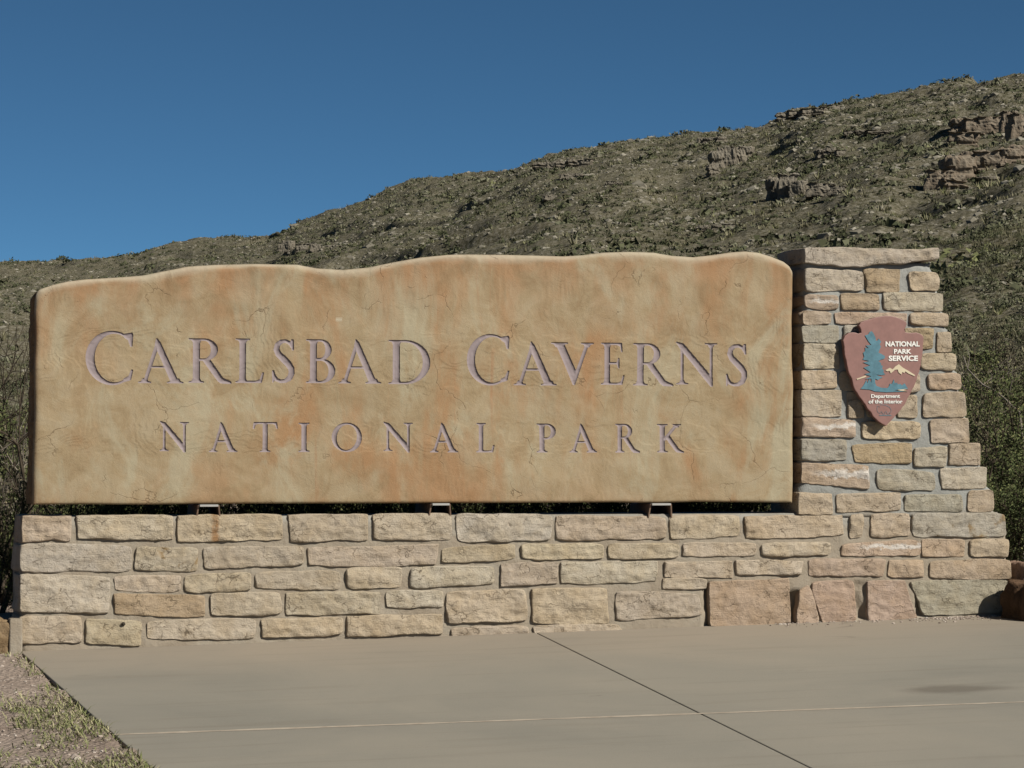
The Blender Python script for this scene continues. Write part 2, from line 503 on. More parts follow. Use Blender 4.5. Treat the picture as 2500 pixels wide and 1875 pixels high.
    paint('plaque_white', 'white_paint', (0.95, 0.93, 0.88), 0.5, 0.05)
    paint('plaque_cream', 'cream_paint', (0.70, 0.60, 0.42), 0.5, 0.06)
    paint('plaque_teal', 'teal_paint', (0.105, 0.235, 0.30), 0.40, 0.25)
    paint('steel', 'galvanised_steel', (0.46, 0.45, 0.43), 0.5, 0.1)
    paint('steel_rust', 'rusted_steel', (0.20, 0.125, 0.085), 0.8, 0.3)
    paint('cactus', 'prickly_pear_skin', (0.20, 0.23, 0.055), 0.6, 0.3)
build_materials()
# ------------------------------------------------------------------ masonry: one stone = one mesh
CREAM, WARM, PINK, OCHRE, GREY, WHITE, BROWN = ((0.520, 0.440, 0.340), (0.512, 0.418, 0.312), (0.505, 0.382, 0.298), (0.450, 0.345, 0.225), (0.410, 0.392, 0.330), (0.530, 0.472, 0.388), (0.430, 0.315, 0.210))
TONE = dict(c=CREAM, a=WARM, p=PINK, o=OCHRE, g=GREY, w=WHITE, b=BROWN)
Z1, Z2, Z3 = (0, 1220, .37975), (800, 1220, .37975), (1660, 1200, .37975)
Z4, Z5 = (1900, 580, .27125), (1900, 960, .27125)
# each row: the four measured corners (top left, top right, bottom right, bottom left), tone, flags (l / r = end stone that runs back into the wall)
STONES = [
 (Z1, 145,118, 460,115, 452,250, 148,264, 'a', 'l'), (Z1, 500,112, 1105,112, 1110,254, 505,248, 'c', ''), (Z1, 1143,112, 1808,105, 1812,250, 1148,264, 'c', 'R'),
 (Z1, 1858,105, 2362,100, 2360,247, 1865,267, 'c', ''),
 (Z1, 128,285, 845,300, 838,457, 132,453, 'w', 'l'), (Z1, 880,312, 1275,318, 1262,457, 870,454, 'w', 'O'), (Z1, 1308,312, 1945,305, 1950,414, 1312,438, 'c', ''), (Z1, 1978,318, 2815,292, 2795,417, 1985,420, 'c', ''),
 (Z1, 132,485, 703,505, 700,724, 130,718, 'w', 'l'), (Z1, 738,498, 1158,490, 1155,584, 745,582, 'c', ''), (Z1, 1195,490, 1608,470, 1610,582, 1197,592, 'c', ''), (Z1, 1643,470, 2182,462, 2180,572, 1650,567, 'c', ''),
 (Z1, 735,612, 1308,620, 1308,747, 738,737, 'b', ''), (Z1, 1360,608, 1803,600, 1805,737, 1358,737, 'c', ''), (Z1, 1842,605, 2445,598, 2440,718, 1845,738, 'w', ''),
 (Z1, 130,760, 522,760, 522,907, 132,920, 'a', 'l'), (Z1, 557,775, 905,785, 895,937, 555,920, 'c', ''), (Z1, 942,790, 1635,765, 1632,890, 945,894, 'c', ''), (Z1, 1675,775, 2200,765, 2195,868, 1690,884, 'a', ''),
 (Z2, 295,102, 797,95, 797,260, 295,242, 'c', ''), (Z2, 832,98, 1445,105, 1430,257, 838,265, 'w', ''), (Z2, 1468,108, 2168,118, 2172,247, 1475,250, 'a', ''), (Z3, -63,160, 378,163, 375,282, -55,302, 'c', ''),
 (Z2, 733,318, 1205,290, 1200,378, 740,402, 'a', ''), (Z2, 1245,292, 1775,288, 1770,374, 1245,377, 'c', ''), (Z2, 1808,288, 2255,290, 2250,372, 1812,377, 'c', ''),
 (Z2, 120,445, 475,440, 472,562, 130,564, 'c', ''), (Z2, 530,440, 1068,430, 1065,542, 530,560, 'w', ''), (Z2, 1115,420, 1475,410, 1475,534, 1120,547, 'c', ''), (Z2, 1505,408, 2115,402, 2110,520, 1500,534, 'w', ''),
 (Z2, 380,592, 737,590, 735,690, 385,684, 'w', ''), (Z2, 768,600, 1262,580, 1285,768, 775,797, 'c', ''), (Z2, 1310,575, 1790,572, 1805,792, 1320,794, 'a', ''), (Z2, 1850,590, 2380,612, 2405,742, 1850,772, 'c', ''),
 (Z2, 125,755, 735,742, 735,852, 125,880, 'a', ''), (Z2, 800,828, 1285,815, 1290,872, 800,884, 'c', ''), (Z2, 1325,818, 1850,800, 1905,842, 1335,866, 'c', ''),
 (Z3, -100,560, 160,570, 160,618, -105,616, 'c', ''), (Z3, -95,462, 335,455, 335,552, -95,547, 'c', ''),
 (Z3, 418,168, 1040,160, 1048,277, 425,297, 'a', ''), (Z3, 1095,158, 1180,152, 1165,292, 1090,297, 'a', ''), (Z3, 1232,155, 1468,148, 1470,280, 1228,288, 'a', ''), (Z3, 1490,148, 2085,140, 2098,288, 1500,284, 'g', 'rO'),
 (Z3, 22,335, 485,335, 480,402, 25,414, 'c', ''), (Z3, 530,340, 970,330, 968,402, 527,412, 'c', ''), (Z3, 1040,342, 1540,318, 1545,410, 1040,408, 'p', 'C'), (Z3, 1560,312, 1825,318, 1822,410, 1562,414, 'p', ''), (Z3, 1865,318, 2112,308, 2112,414, 1870,410, 'a', 'r'),
 (Z3, 358,448, 800,455, 772,533, 365,531, 'c', ''), (Z3, 828,440, 1330,440, 1300,543, 830,543, 'p', ''), (Z3, 1350,450, 1562,450, 1560,542, 1340,542, 'p', ''), (Z3, 1610,448, 2122,440, 2124,556, 1610,558, 'p', 'r'),
 (Z3, 190,590, 695,565, 712,848, 200,860, 'p', 'f'), (Z3, 838,592, 1115,570, 1135,840, 918,846, 'p', 'f'), (Z3, 768,650, 826,602, 902,846, 752,848, 'p', 'f'), (Z3, 1210,585, 1440,575, 1525,812, 1215,834, 'p', 'f'), (Z3, 1475,580, 2112,572, 2118,770, 1575,790, 'g', 'r'),
 (Z4, 240,106, 1430,104, 1434,212, 245,214, 'w', 'lrk'),
 (Z4, 243,285, 755,308, 765,472, 248,477, 'w', 'l'), (Z4, 775,292, 1092,298, 1088,488, 797,486, 'o', ''), (Z4, 1180,312, 1440,328, 1438,468, 1188,470, 'a', 'r'),
 (Z4, 246,515, 540,530, 535,628, 250,632, 'p', 'lC'), (Z4, 570,512, 900,518, 905,642, 570,647, 'o', ''), (Z4, 945,505, 1474,510, 1470,648, 950,652, 'w', 'r'),
 (Z4, 225,665, 470,680, 465,776, 228,774, 'a', 'l'), (Z4, 510,685, 1160,690, 1150,778, 520,770, 'p', ''), (Z4, 1190,690, 1522,690, 1522,792, 1195,776, 'a', 'r'),
 (Z4, 215,800, 545,800, 530,932, 220,937, 'g', 'l'), (Z4, 590,800, 790,800, 790,932, 600,932, 'g', ''), (Z4, 830,830, 1110,830, 1110,980, 830,980, 'a', ''), (Z4, 1150,822, 1388,830, 1388,997, 1150,992, 'o', ''), (Z4, 1435,858, 1548,860, 1556,1017, 1435,1012, 'a', 'r'),
 (Z4, 233,962, 530,975, 545,1168, 238,1172, 'w', 'l'), (Z4, 590,975, 900,1005, 900,1170, 600,1170, 'a', ''), (Z4, 950,1040, 1245,1045, 1245,1175, 950,1175, 'a', ''), (Z4, 1285,1050, 1594,1045, 1597,1188, 1290,1170, 'a', 'r'),
 (Z4, 210,1203, 520,1210, 520,1352, 213,1358, 'a', 'l'), (Z4, 560,1210, 900,1212, 900,1372, 560,1374, 'a', ''), (Z4, 950,1222, 1272,1232, 1272,1382, 950,1374, 'c', ''), (Z4, 1350,1235, 1636,1235, 1652,1362, 1360,1364, 'p', 'r'),
 (Z5, 215,-12, 560,-12, 567,198, 218,198, 'c', 'l'), (Z5, 622,-5, 760,0, 760,203, 640,203, 'a', ''), (Z5, 800,20, 1050,20, 1050,205, 800,205, 'a', ''), (Z5, 1090,30, 1245,30, 1245,208, 1080,208, 'a', ''), (Z5, 1310,8, 1678,-5, 1698,208, 1310,208, 'a', 'r'),
 (Z5, 213,222, 690,255, 692,398, 213,376, 'p', 'lC'), (Z5, 757,262, 1272,262, 1272,403, 762,408, 'a', ''), (Z5, 1372,252, 1704,230, 1720,443, 1382,438, 'a', 'r'),
 (Z5, 205,420, 610,430, 610,602, 208,598, 'g', 'l'), (Z5, 660,480, 1200,450, 1200,623, 700,614, 'o', ''), (Z5, 1240,500, 1510,490, 1505,653, 1225,655, 'w', ''), (Z5, 1545,465, 1815,457, 1815,643, 1545,638, 'a', 'r'),
 (Z5, 213,637, 812,658, 812,856, 216,806, 'p', 'lC'), (Z5, 892,690, 1400,718, 1412,874, 898,854, 'g', ''), (Z5, 1468,688, 1878,676, 1866,842, 1470,852, 'w', 'r'),
 (Z5, 185,905, 480,915, 485,1078, 188,1084, 'a', 'l'), (Z5, 530,920, 1100,908, 1095,1040, 530,1074, 'a', ''), (Z5, 1140,925, 1650,918, 1650,1055, 1140,1055, 'g', ''), (Z5, 1712,888, 1934,878, 1936,1058, 1712,1058, 'a', 'r'),
]

def stone_mesh(c, prot, seed, depth=0.04, flat=False, cap=False):
    """rock-faced block: c = 4 corners (X, Z) TL, TR, BR, BL; its rough face stands proud of the mortar plane by prot"""
    c = np.array(c)
    ctr = c.mean(0)
    c = c + np.sign(c - ctr) * np.array([0.0075, 0.0105])
    w = 0.5 * (np.linalg.norm(c[1] - c[0]) + np.linalg.norm(c[2] - c[3]))
    h = 0.5 * (np.linalg.norm(c[3] - c[0]) + np.linalg.norm(c[2] - c[1]))
    nu = int(np.clip(w / 0.011, 9, 90)); nv = int(np.clip(h / 0.011, 7, 40))
    u = np.linspace(-1, 1, nu)[1:-1]; v = np.linspace(-1, 1, nv)[1:-1]
    du = np.array([0, .003, .0065]) * 2 / w; dv = np.array([0, .003, .0065]) * 2 / h
    u = np.concatenate([-1 + du, u[np.abs(u) < 1 - .011 * 2 / w], (1 - du)[::-1]]); v = np.concatenate([-1 + dv, v[np.abs(v) < 1 - .011 * 2 / h], (1 - dv)[::-1]])
    nu, nv = len(u), len(v)
    U, Vv = np.meshgrid(u, v)
    rr = random.Random(seed)
    rad = min(0.010, 0.16 * h) * rr.uniform(0.3, 1.3)
    U2 = U * (1 - 2 * rad / w * np.abs(Vv) ** 7); V2 = Vv * (1 - 2 * rad / h * np.abs(U) ** 9)
    a, b = (U2 + 1) / 2, (V2 + 1) / 2           # b = 0 bottom, 1 top
    P = (c[0] * ((1 - a) * b)[..., None] + c[1] * (a * b)[..., None] + c[2] * (a * (1 - b))[..., None] + c[3] * ((1 - a) * (1 - b))[..., None])
    X, Z = P[..., 0], P[..., 1]
    if cap:     # the coping stone has a broken, wavy lower edge and uneven top
        Z = Z + 0.030 * fbm(X * 3.1, 0.7, seed, 3, 55) * np.clip(-Vv + .1, 0, 1) + 0.012 * fbm(X * 4.0, 2.7, seed, 3, 56) * np.clip(Vv, 0, 1)
    ew = np.maximum(np.abs(U), np.abs(Vv)) ** 3
    X = X + 0.0055 * ew * fbm(X * 9, Z * 9, seed * 3.1, 4, 5)
    Z = Z + (0.0045 + 0.004 * (Vv < 0)) * ew * fbm(X * 8, Z * 11, seed * 1.7 + 40, 4, 9)
    e = np.minimum((1 - np.abs(U)) * w / 2, (1 - np.abs(Vv)) * h / 2)
    e = np.maximum(e + 0.003 * fbm(X * 22, Z * 22, seed, 3, 3) * (e > 0.004), 0)
    bw = 0.0035 + 0.0045 * (0.5 + 0.5 * vnoise(X * 14, Z * 14, seed, 8))
    k = 1 - np.clip(e / bw, 0, 1)
    prof = (prot + 0.012) * (1 - k ** 3.0) - 0.012
    ins = sstep(-0.004, 0.014, e)
    sx = rr.uniform(-0.3, 0.3)
    q = fbm(X * 6 + sx * Z * 6, Z * 13, seed * 0.7, 4, 21)
    led = np.floor(q * 4.0) / 4.0 + sstep(0.0, 1.0, (q * 4.0 - np.floor(q * 4.0)) ** 3) / 4.0
    rough = 0.75 if flat else 1.0
    rdg = 1 - np.abs(fbm(X * 15 + 4 * sx * Z, Z * 24, seed * 0.9 + 3, 3, 37))
    rel = rough * (0.011 * led + 0.004 * fbm(X * 7, Z * 9, seed * 1.3 + 7, 3, 31) + 0.007 * (rdg - .6) + 0.0036 * fbm(X * 40, Z * 52, seed, 3, 41))
    if not flat:   # the lower half of a split face usually bellies out, then is undercut
        rel = rel + 0.003 * np.sin((Vv + 1) * 0.5 * math.pi) * rr.uniform(0.2, 1.2)
    Y = -(prof + np.maximum(rel, -prot + 0.004) * ins)
    V3 = np.stack([X, Y, Z], -1).reshape(-1, 3)
    F = [grid_faces(nv, nu)]
    # skirt: sides running back into the wall
    ring = np.concatenate([np.arange(nu), np.arange(1, nv) * nu + nu - 1, (nv - 1) * nu + np.arange(nu - 2, -1, -1), np.arange(nv - 2, 0, -1) * nu])
    base = V3[ring]
    V3 = np.concatenate([V3, base]); ring = len(V3) - len(base) + np.arange(len(base))     # own vertices: a crisp arris
    steps = [0.02, depth] if depth < 0.1 else list(np.linspace(0.02, depth, 9))
    prev = ring; off = len(V3); Vs = [V3]
    cx, cz = base[:, 0].mean(), base[:, 2].mean()
    for i, d in enumerate(steps):
        q3 = base.copy()
        q3[:, 1] = d
        if depth > 0.1:
            n = 0.012 * fbm(base[:, 0] * 9, base[:, 2] * 9, d * 8 + seed, 3, 51) + 0.018 * math.sin(math.pi * i / (len(steps) - 1))
            q3[:, 0] += np.sign(base[:, 0] - cx) * n
        Vs.append(q3)
        cur = off + np.arange(len(ring)); off += len(ring)
        nx = np.roll(prev, -1); nc = np.roll(cur, -1)
        F.append(np.stack([prev, cur, nc, nx], 1))
        prev = cur
    if depth > 0.1:
        Vs.append(np.array([[cx, depth, cz]]))
        F2 = np.stack([prev, np.full(len(prev), off), np.roll(prev, -1)], 1)
        return np_mesh('stone', np.concatenate(Vs), F + [F2])
    return np_mesh('stone', np.concatenate(Vs), F)

wall_root = empty('stone_wall', (1.22, 0, 0), label='rough limestone masonry wall with stepped pillar carrying the long carved sign', category='wall')
wall_inv = Matrix.Translation((-1.22, 0, 0))
PIL_D, BASE_D = 0.42, 0.55
rs = random.Random(5)
for i, s in enumerate(STONES):
    (ox, oy, sc), q, tone, fl = s[0], s[1:9], s[9], s[10]
    prot = rs.uniform(0.006, 0.013)
    if 'k' in fl: prot = 0.034
    if 'f' in fl: prot = 0.012
    c = measured([(q[0], q[1]), (q[2], q[3]), (q[4], q[5]), (q[6], q[7])], ox, oy, sc, -prot * 0.6)
    deep = 'l' in fl or 'r' in fl
    me = stone_mesh(c, prot, 100 + i * 7, (PIL_D + 0.02) if deep else 0.045, flat='f' in fl, cap='k' in fl)
    o = link('stone', me, M['stone'], wall_root)
    o.matrix_parent_inverse = wall_inv
    kt = 1.0 if 'f' in fl else 0.7
    tc = tuple(kt * k1 + (1 - kt) * k2 for k1, k2 in zip(TONE[tone], CREAM))
    j = rs.uniform(0.93, 1.07)
    if 'C' in fl: o['calcite'] = 1.0
    if 'R' in fl: o['rust_run'] = 0.8
    if 'O' in fl: o['ochre_blotch'] = 0.7
    o.color = (tc[0] * j * rs.uniform(0.985, 1.015), tc[1] * j, tc[2] * j * rs.uniform(0.95, 1.05), 1)

# mortar core: rows of vertices lofted between the measured left and right outlines
def loft_core(rows, depth, name, seed, right_noise=0.006, holes=()):
    zs = np.array([r[0] for r in rows]); xl = np.array([r[1] for r in rows]); xr = np.array([r[2] for r in rows])
    zz = np.linspace(zs[0], zs[-1], max(6, int((zs[-1] - zs[0]) / 0.016)))
    L = np.interp(zz, zs, xl); Rr = np.interp(zz, zs, xr)
    nc = max(8, int((Rr.max() - L.min()) / 0.016))
    t = np.linspace(0, 1, nc)
    Rr = Rr + right_noise * fbm(zz * 14, 3.3, 0, 3, seed)
    X = L[:, None] + (Rr - L)[:, None] * t[None, :]
    Z = np.repeat(zz[:, None], nc, 1)
    Y = 0.003 - 0.0045 * fbm(X * 6, Z * 9, 0, 4, seed) - 0.002 * fbm(X * 30, Z * 30, 0, 3, seed + 3)
    edge = np.minimum(np.minimum(t, 1 - t)[None, :] * (Rr - L)[:, None], (zz[-1] - Z))
    Y = Y + 0.02 * (1 - sstep(0, 0.03, edge))
    for (hx0, hx1, hz0, hz1, hd) in holes:      # places where the pointing has fallen out
        Y = Y + hd * sstep(hx0 - .012, hx0, X) * sstep(hx1 + .012, hx1, X) * sstep(hz0 - .012, hz0, Z) * sstep(hz1 + .012, hz1, Z) * (0.75 + 0.5 * vnoise(X * 25, Z * 14, 0, 99))
    nr = len(zz)
    V = np.stack([X, Y, Z], -1).reshape(-1, 3)
    B = V.copy(); B[:, 1] = depth
    F = [grid_faces(nr, nc)]
    ring = np.concatenate([np.arange(nc), np.arange(1, nr) * nc + nc - 1, (nr - 1) * nc + np.arange(nc - 2, -1, -1), np.arange(nr - 2, 0, -1) * nc])
    k = len(V)
    F.append(np.stack([ring, ring + k, np.roll(ring, -1) + k, np.roll(ring, -1)], 1))
    F.append(grid_faces(nr, nc, k)[:, ::-1])
    o = link(name, np_mesh(name, np.concatenate([V, B]), F), M['mortar'], wall_root)
    o.matrix_parent_inverse = wall_inv
    return o
def wz(x, y): return on_wall(x, y, 0.0)
brow = []
for y, xl, xr in ((1600, 52, 2462), (1500, 51, 2462), (1420, 50, 2460), (1366, 50, 2458), (1315, 52, 2455), (1285, 54, 2452), (1263, 56, 2436)):
    a, b = wz(xl, y), wz(xr, y - 8)
    brow.append((a[1], a[0], b[0]))
brow[0] = (-0.25, brow[0][1], brow[0][2])
holes = []
for x0, x1, y0, y1, d in ((1723, 1734, 1428, 1528, .06), (1930, 1950, 1446, 1524, .07), (2084, 2114, 1426, 1512, .045), (2240, 2256, 1440, 1500, .04)):
    a, b = wz(x0, y1), wz(x1, y0)
    holes.append((a[0], b[0], a[1], b[1], d))
loft_core(brow, BASE_D, 'mortar_core', 71, holes=holes)
prow = []
for y, xl, xr in ((1262, 1950, 2436), (1246, 1950, 2424), (1192, 1951, 2418), (1186, 1956, 2404), (1140, 1957, 2402), (1132, 1957, 2390), (1086, 1957, 2386), (1080, 1957, 2364), (1020, 1958, 2362), (1014, 1958, 2356), (962, 1958, 2354), (956, 1958, 2344), (906, 1958, 2340), (900, 1960, 2330), (864, 1962, 2330), (858, 1960, 2319), (800, 1958, 2318), (794, 1959, 2310), (762, 1962, 2310), (756, 1963, 2298), (716, 1966, 2294), (704, 1966, 2290), (664, 1966, 2284), (646, 1966, 2272), (636, 1966, 2276)):
    a, b = wz(xl, y), wz(xr, y)
    prow.append((a[1], a[0], b[0]))
loft_core(prow, PIL_D, 'mortar_core', 83)
# ------------------------------------------------------------------ carved sign panel
PANEL_Y, PANEL_T = -0.022, 0.27
top_px = [(86, 735), (87, 724), (90, 714), (95, 707), (127, 696), (165, 687), (206, 682), (285, 677), (348, 672), (411, 660), (459, 650), (538, 645), (633, 644), (729, 645), (777, 654), (840, 658), (903, 652), (966, 639), (1030, 628), (1093, 622), (1156, 620), (1251, 621), (1315, 623), (1379, 625), (1427, 622), (1474, 616), (1537, 614), (1601, 616), (1648, 624), (1696, 627), (1743, 622), (1791, 615), (1822, 613), (1854, 616), (1886, 625), (1917, 638), (1930, 648), (1936, 658), (1939, 672)]
left_px = [(80, 1232), (80, 1170), (81, 1108), (85, 1000), (83, 900), (86, 820), (85, 760), (86, 735)]
right_px = [(1938, 1227), (1940, 1150), (1938, 1081), (1939, 940), (1936, 876), (1935, 782), (1939, 718), (1939, 672)]
bot_px = [(80, 1232), (200, 1231), (350, 1232), (500, 1230), (800, 1229), (1100, 1228), (1400, 1227), (1500, 1226), (1600, 1228), (1700, 1225), (1938, 1227)]
tp = np.array([on_wall(x, y, PANEL_Y) for x, y in top_px])
lp = np.array([on_wall(x, y, PANEL_Y) for x, y in left_px])
rp = np.array([on_wall(x, y, PANEL_Y) for x, y in right_px])
bp = np.array([on_wall(x, y, PANEL_Y) for x, y in bot_px])

# ---- letter shapes: unit cap height, built from polygons, ellipses and tapered strokes, as signed distances
def sd_poly(P, X, Y):
    P = np.array(P, float)
    d = np.full(X.shape, 1e9); s = np.ones(X.shape)
    n = len(P)
    for i in range(n):
        a, b = P[i], P[i - 1]
        ex, ey = b - a
        wx, wy = X - a[0], Y - a[1]
        k = np.clip((wx * ex + wy * ey) / (ex * ex + ey * ey + 1e-12), 0, 1)
        d = np.minimum(d, (wx - ex * k) ** 2 + (wy - ey * k) ** 2)
        c1, c2, c3 = Y >= a[1], Y < b[1], ex * wy > ey * wx
        flip = (c1 & c2 & c3) | (~c1 & ~c2 & ~c3)
        s = np.where(flip, -s, s)
    return s * np.sqrt(d)
def sd_ell(cx, cy, rx, ry, X, Y, rot=0.0):
    c, s = math.cos(rot), math.sin(rot)
    x, y = (X - cx) * c + (Y - cy) * s, -(X - cx) * s + (Y - cy) * c
    k0 = np.sqrt((x / rx) ** 2 + (y / ry) ** 2) + 1e-9
    k1 = np.sqrt((x / rx ** 2) ** 2 + (y / ry ** 2) ** 2) + 1e-9
    return k0 * (k0 - 1) / k1
def sd_stroke(pts, X, Y):
    d = np.full(X.shape, 1e9)
    for (ax, ay, ra), (bx, by, rb) in zip(pts[:-1], pts[1:]):
        ex, ey = bx - ax, by - ay
        k = np.clip(((X - ax) * ex + (Y - ay) * ey) / (ex * ex + ey * ey), 0, 1)
        d = np.minimum(d, np.hypot(X - ax - ex * k, Y - ay - ey * k) - (ra + (rb - ra) * k))
    return d
def serif(x0, x1, y, up, e=0.09):
    s = 1 if up else -1
    return ('p', [(x0 - e, y), (x1 + e, y), (x1 + e, y + .008 * s), (x1 + .03, y + .022 * s), (x1, y + .09 * s), (x0, y + .09 * s), (x0 - .03, y + .022 * s), (x0 - e, y + .008 * s)])
def box(x0, x1, y0, y1): return ('p', [(x0, y0), (x1, y0), (x1, y1), (x0, y1)])
def stem(x0, x1, top=True, bot=True):
    o = [box(x0, x1, 0, 1)]
    if top: o.append(serif(x0, x1, 1, False))
    if bot: o.append(serif(x0, x1, 0, True))
    return o
def bowl(xc, yc, ro, ri, x1):
    return [('bowl', xc, yc, ro, ri), box(x1 - .01, xc + .01, yc + ri[1], yc + ro[1]), box(x1 - .01, xc + .01, yc - ro[1], yc - ri[1])]
S0, S1 = .10, .215
G = {
 'I': (.315, stem(S0, S1)),
 'L': (.62, stem(S0, S1) + [('p', [(S0, 0), (.57, 0), (.62, .22), (.60, .22), (.55, .06), (.46, .025), (S0, .025)])]),
 'E': (.60, stem(S0, S1) + [('p', [(S0, 1), (.53, 1), (.545, .80), (.53, .80), (.50, .93), (.43, .972), (S0, .972)]),
                           ('p', [(S0, .528), (.42, .528), (.452, .63), (.465, .63), (.465, .40), (.452, .40), (.42, .502), (S0, .502)]),
                           ('p', [(S0, 0), (.55, 0), (.60, .21), (.585, .21), (.53, .06), (.45, .026), (S0, .026)])]),
 'T': (.74, [box(.31, .425, 0, 1), serif(.31, .425, 0, True), ('p', [(.02, 1), (.72, 1), (.74, .80), (.725, .80), (.69, .93), (.61, .972), (.13, .972), (.05, .93), (.015, .80), (0, .80)])]),
 'A': (.88, [('p', [(.36, 1.04), (.42, .96), (.80, 0), (.66, 0), (.335, .90)]), ('p', [(.37, 1.0), (.385, .86), (.145, 0), (.10, 0)]), box(.22, .56, .358, .384), serif(.09, .155, 0, True, .085), serif(.66, .80, 0, True, .085)]),
 'V': (.82, [('p', [(.09, 1), (.23, 1), (.50, .22), (.455, -.04), (.43, -.04)]), ('p', [(.685, 1), (.725, 1), (.455, -.03), (.42, .05)]), serif(.09, .23, 1, False, .085), serif(.67, .735, 1, False, .085)]),
 'N': (.86, [('p', [(.02, 1.03), (.16, .99), (.77, .15), (.77, -.05), (.74, -.05), (.11, .87)]), box(.12, .155, 0, .9), serif(.11, .165, 0, True), ('p', [(.73, .08), (.73, 1), (.765, 1), (.765, -.04)]), serif(.715, .77, 1, False)]),
 'K': (.80, stem(S0, S1) + [('p', [(.20, .46), (.56, 1), (.635, 1), (.25, .44)]), ('p', [(.25, .55), (.36, .60), (.66, .09), (.80, .005), (.80, -.02), (.62, -.005), (.56, .05)]), serif(.56, .635, 1, False, .075)]),
 'R': (.86, stem(S0, S1) + bowl(.31, .755, (.27, .245), (.155, .218), S1) + [('p', [(.28, .53), (.41, .545), (.69, .10), (.86, .01), (.86, -.02), (.66, -.012), (.60, .04)])]),
 'P': (.56, stem(S0, S1) + bowl(.30, .735, (.26, .265), (.15, .24), S1)),
 'B': (.62, stem(S0, S1) + bowl(.31, .77, (.22, .23), (.115, .205), S1) + bowl(.31, .275, (.30, .275), (.185, .25), S1)),
 'D': (.84, stem(S0, S1) + bowl(.33, .5, (.50, .5), (.375, .474), S1)),
 'O': (1.0, [('ring', .5, .5, (.5, .52), .5, .5, (.37, .49), -.12)]),
 'C': (.90, [('arc', .5, .5, (.5, .53), .55, .5, (.40, .497), .80), ('p', [(.74, .975), (.885, 1.0), (.90, .97), (.885, .74), (.862, .74), (.82, .87), (.74, .92)]), ('p', [(.72, .03), (.86, .07), (.90, .26), (.88, .26), (.83, .135), (.74, .085)])]),
 'S': (.54, [('s', [(.47, .83, .022), (.42, .915, .030), (.32, .965, .026), (.21, .95, .032), (.125, .875, .047), (.10, .765, .054), (.15, .66, .060), (.26, .555, .066), (.38, .44, .066), (.455, .33, .058), (.465, .22, .054), (.42, .11, .048), (.32, .04, .032), (.21, .028, .026), (.11, .065, .028), (.055, .15, .026)]), ('p', [(.455, .99), (.495, .99), (.50, .76), (.475, .76), (.44, .90)]), ('p', [(.02, .01), (.015, .27), (.04, .27), (.085, .10)])]),
}
def sd_glyph(ch, X, Y):
    d = np.full(X.shape, 1e9)
    for g in G[ch][1]:
        if g[0] == 'p': e = sd_poly(g[1], X, Y)
        elif g[0] == 's': e = sd_stroke(g[1], X, Y)
        elif g[0] == 'bowl':
            _, cx, cy, ro, ri = g
            e = np.maximum(np.maximum(sd_ell(cx, cy, ro[0], ro[1], X, Y), -sd_ell(cx, cy, ri[0], ri[1], X, Y)), cx - X)
        elif g[0] == 'ring':
            _, cx, cy, ro, ix, iy, ri, rot = g
            e = np.maximum(sd_ell(cx, cy, ro[0], ro[1], X, Y), -sd_ell(ix, iy, ri[0], ri[1], X, Y, rot))
        else:
            _, cx, cy, ro, ix, iy, ri, xm = g
            e = np.maximum(np.maximum(sd_ell(cx, cy, ro[0], ro[1], X, Y), -sd_ell(ix, iy, ri[0], ri[1], X, Y)), X - xm)
        d = np.minimum(d, e)
    return d
# measured letter boxes (two enlarged crops, origin x 180 and 1000, y 760)
SL = 900.0 / 2212.0
TEXT = [('C', 180, 75, 355, 122, 438), ('A', 180, 390, 655, 166, 427), ('R', 180, 690, 945, 168, 425), ('L', 180, 972, 1140, 168, 425), ('S', 180, 1190, 1327, 170, 427), ('B', 180, 1393, 1568, 173, 427), ('A', 180, 1590, 1840, 172, 429), ('D', 180, 1888, 2137, 178, 433),
        ('C', 1000, 345, 595, 142, 440), ('A', 1000, 628, 877, 186, 440), ('V', 1000, 850, 1102, 193, 438), ('E', 1000, 1150, 1287, 193, 437), ('R', 1000, 1343, 1580, 197, 441), ('N', 1000, 1598, 1843, 195, 445), ('S', 1000, 1900, 2027, 198, 447),
        ('N', 180, 515, 687, 668, 842), ('A', 180, 815, 980, 668, 841), ('T', 180, 1078, 1222, 668, 841), ('I', 180, 1352, 1415, 672, 841), ('O', 180, 1553, 1727, 670, 842), ('N', 180, 1858, 2030, 672, 843), ('A', 1000, 125, 287, 672, 843), ('L', 1000, 402, 507, 674, 843),
        ('P', 1000, 765, 875, 677, 844), ('A', 1000, 963, 1122, 677, 844), ('R', 1000, 1237, 1380, 679, 844), ('K', 1000, 1488, 1645, 680, 844)]
glyphs = []
for ch, ox, x0, x1, y0, y1 in TEXT:
    bl = on_wall(ox + x0 * SL, 760 + y1 * SL, PANEL_Y); tr = on_wall(ox + x1 * SL, 760 + y0 * SL, PANEL_Y)
    yl, yh = (-.04, 1.0) if ch in 'VN' else ((0, 1.04) if ch == 'A' else ((-.03, 1.03) if ch in 'CO' else (0, 1)))
    glyphs.append((ch, bl[0], tr[0], bl[1], tr[1], yl, yh))

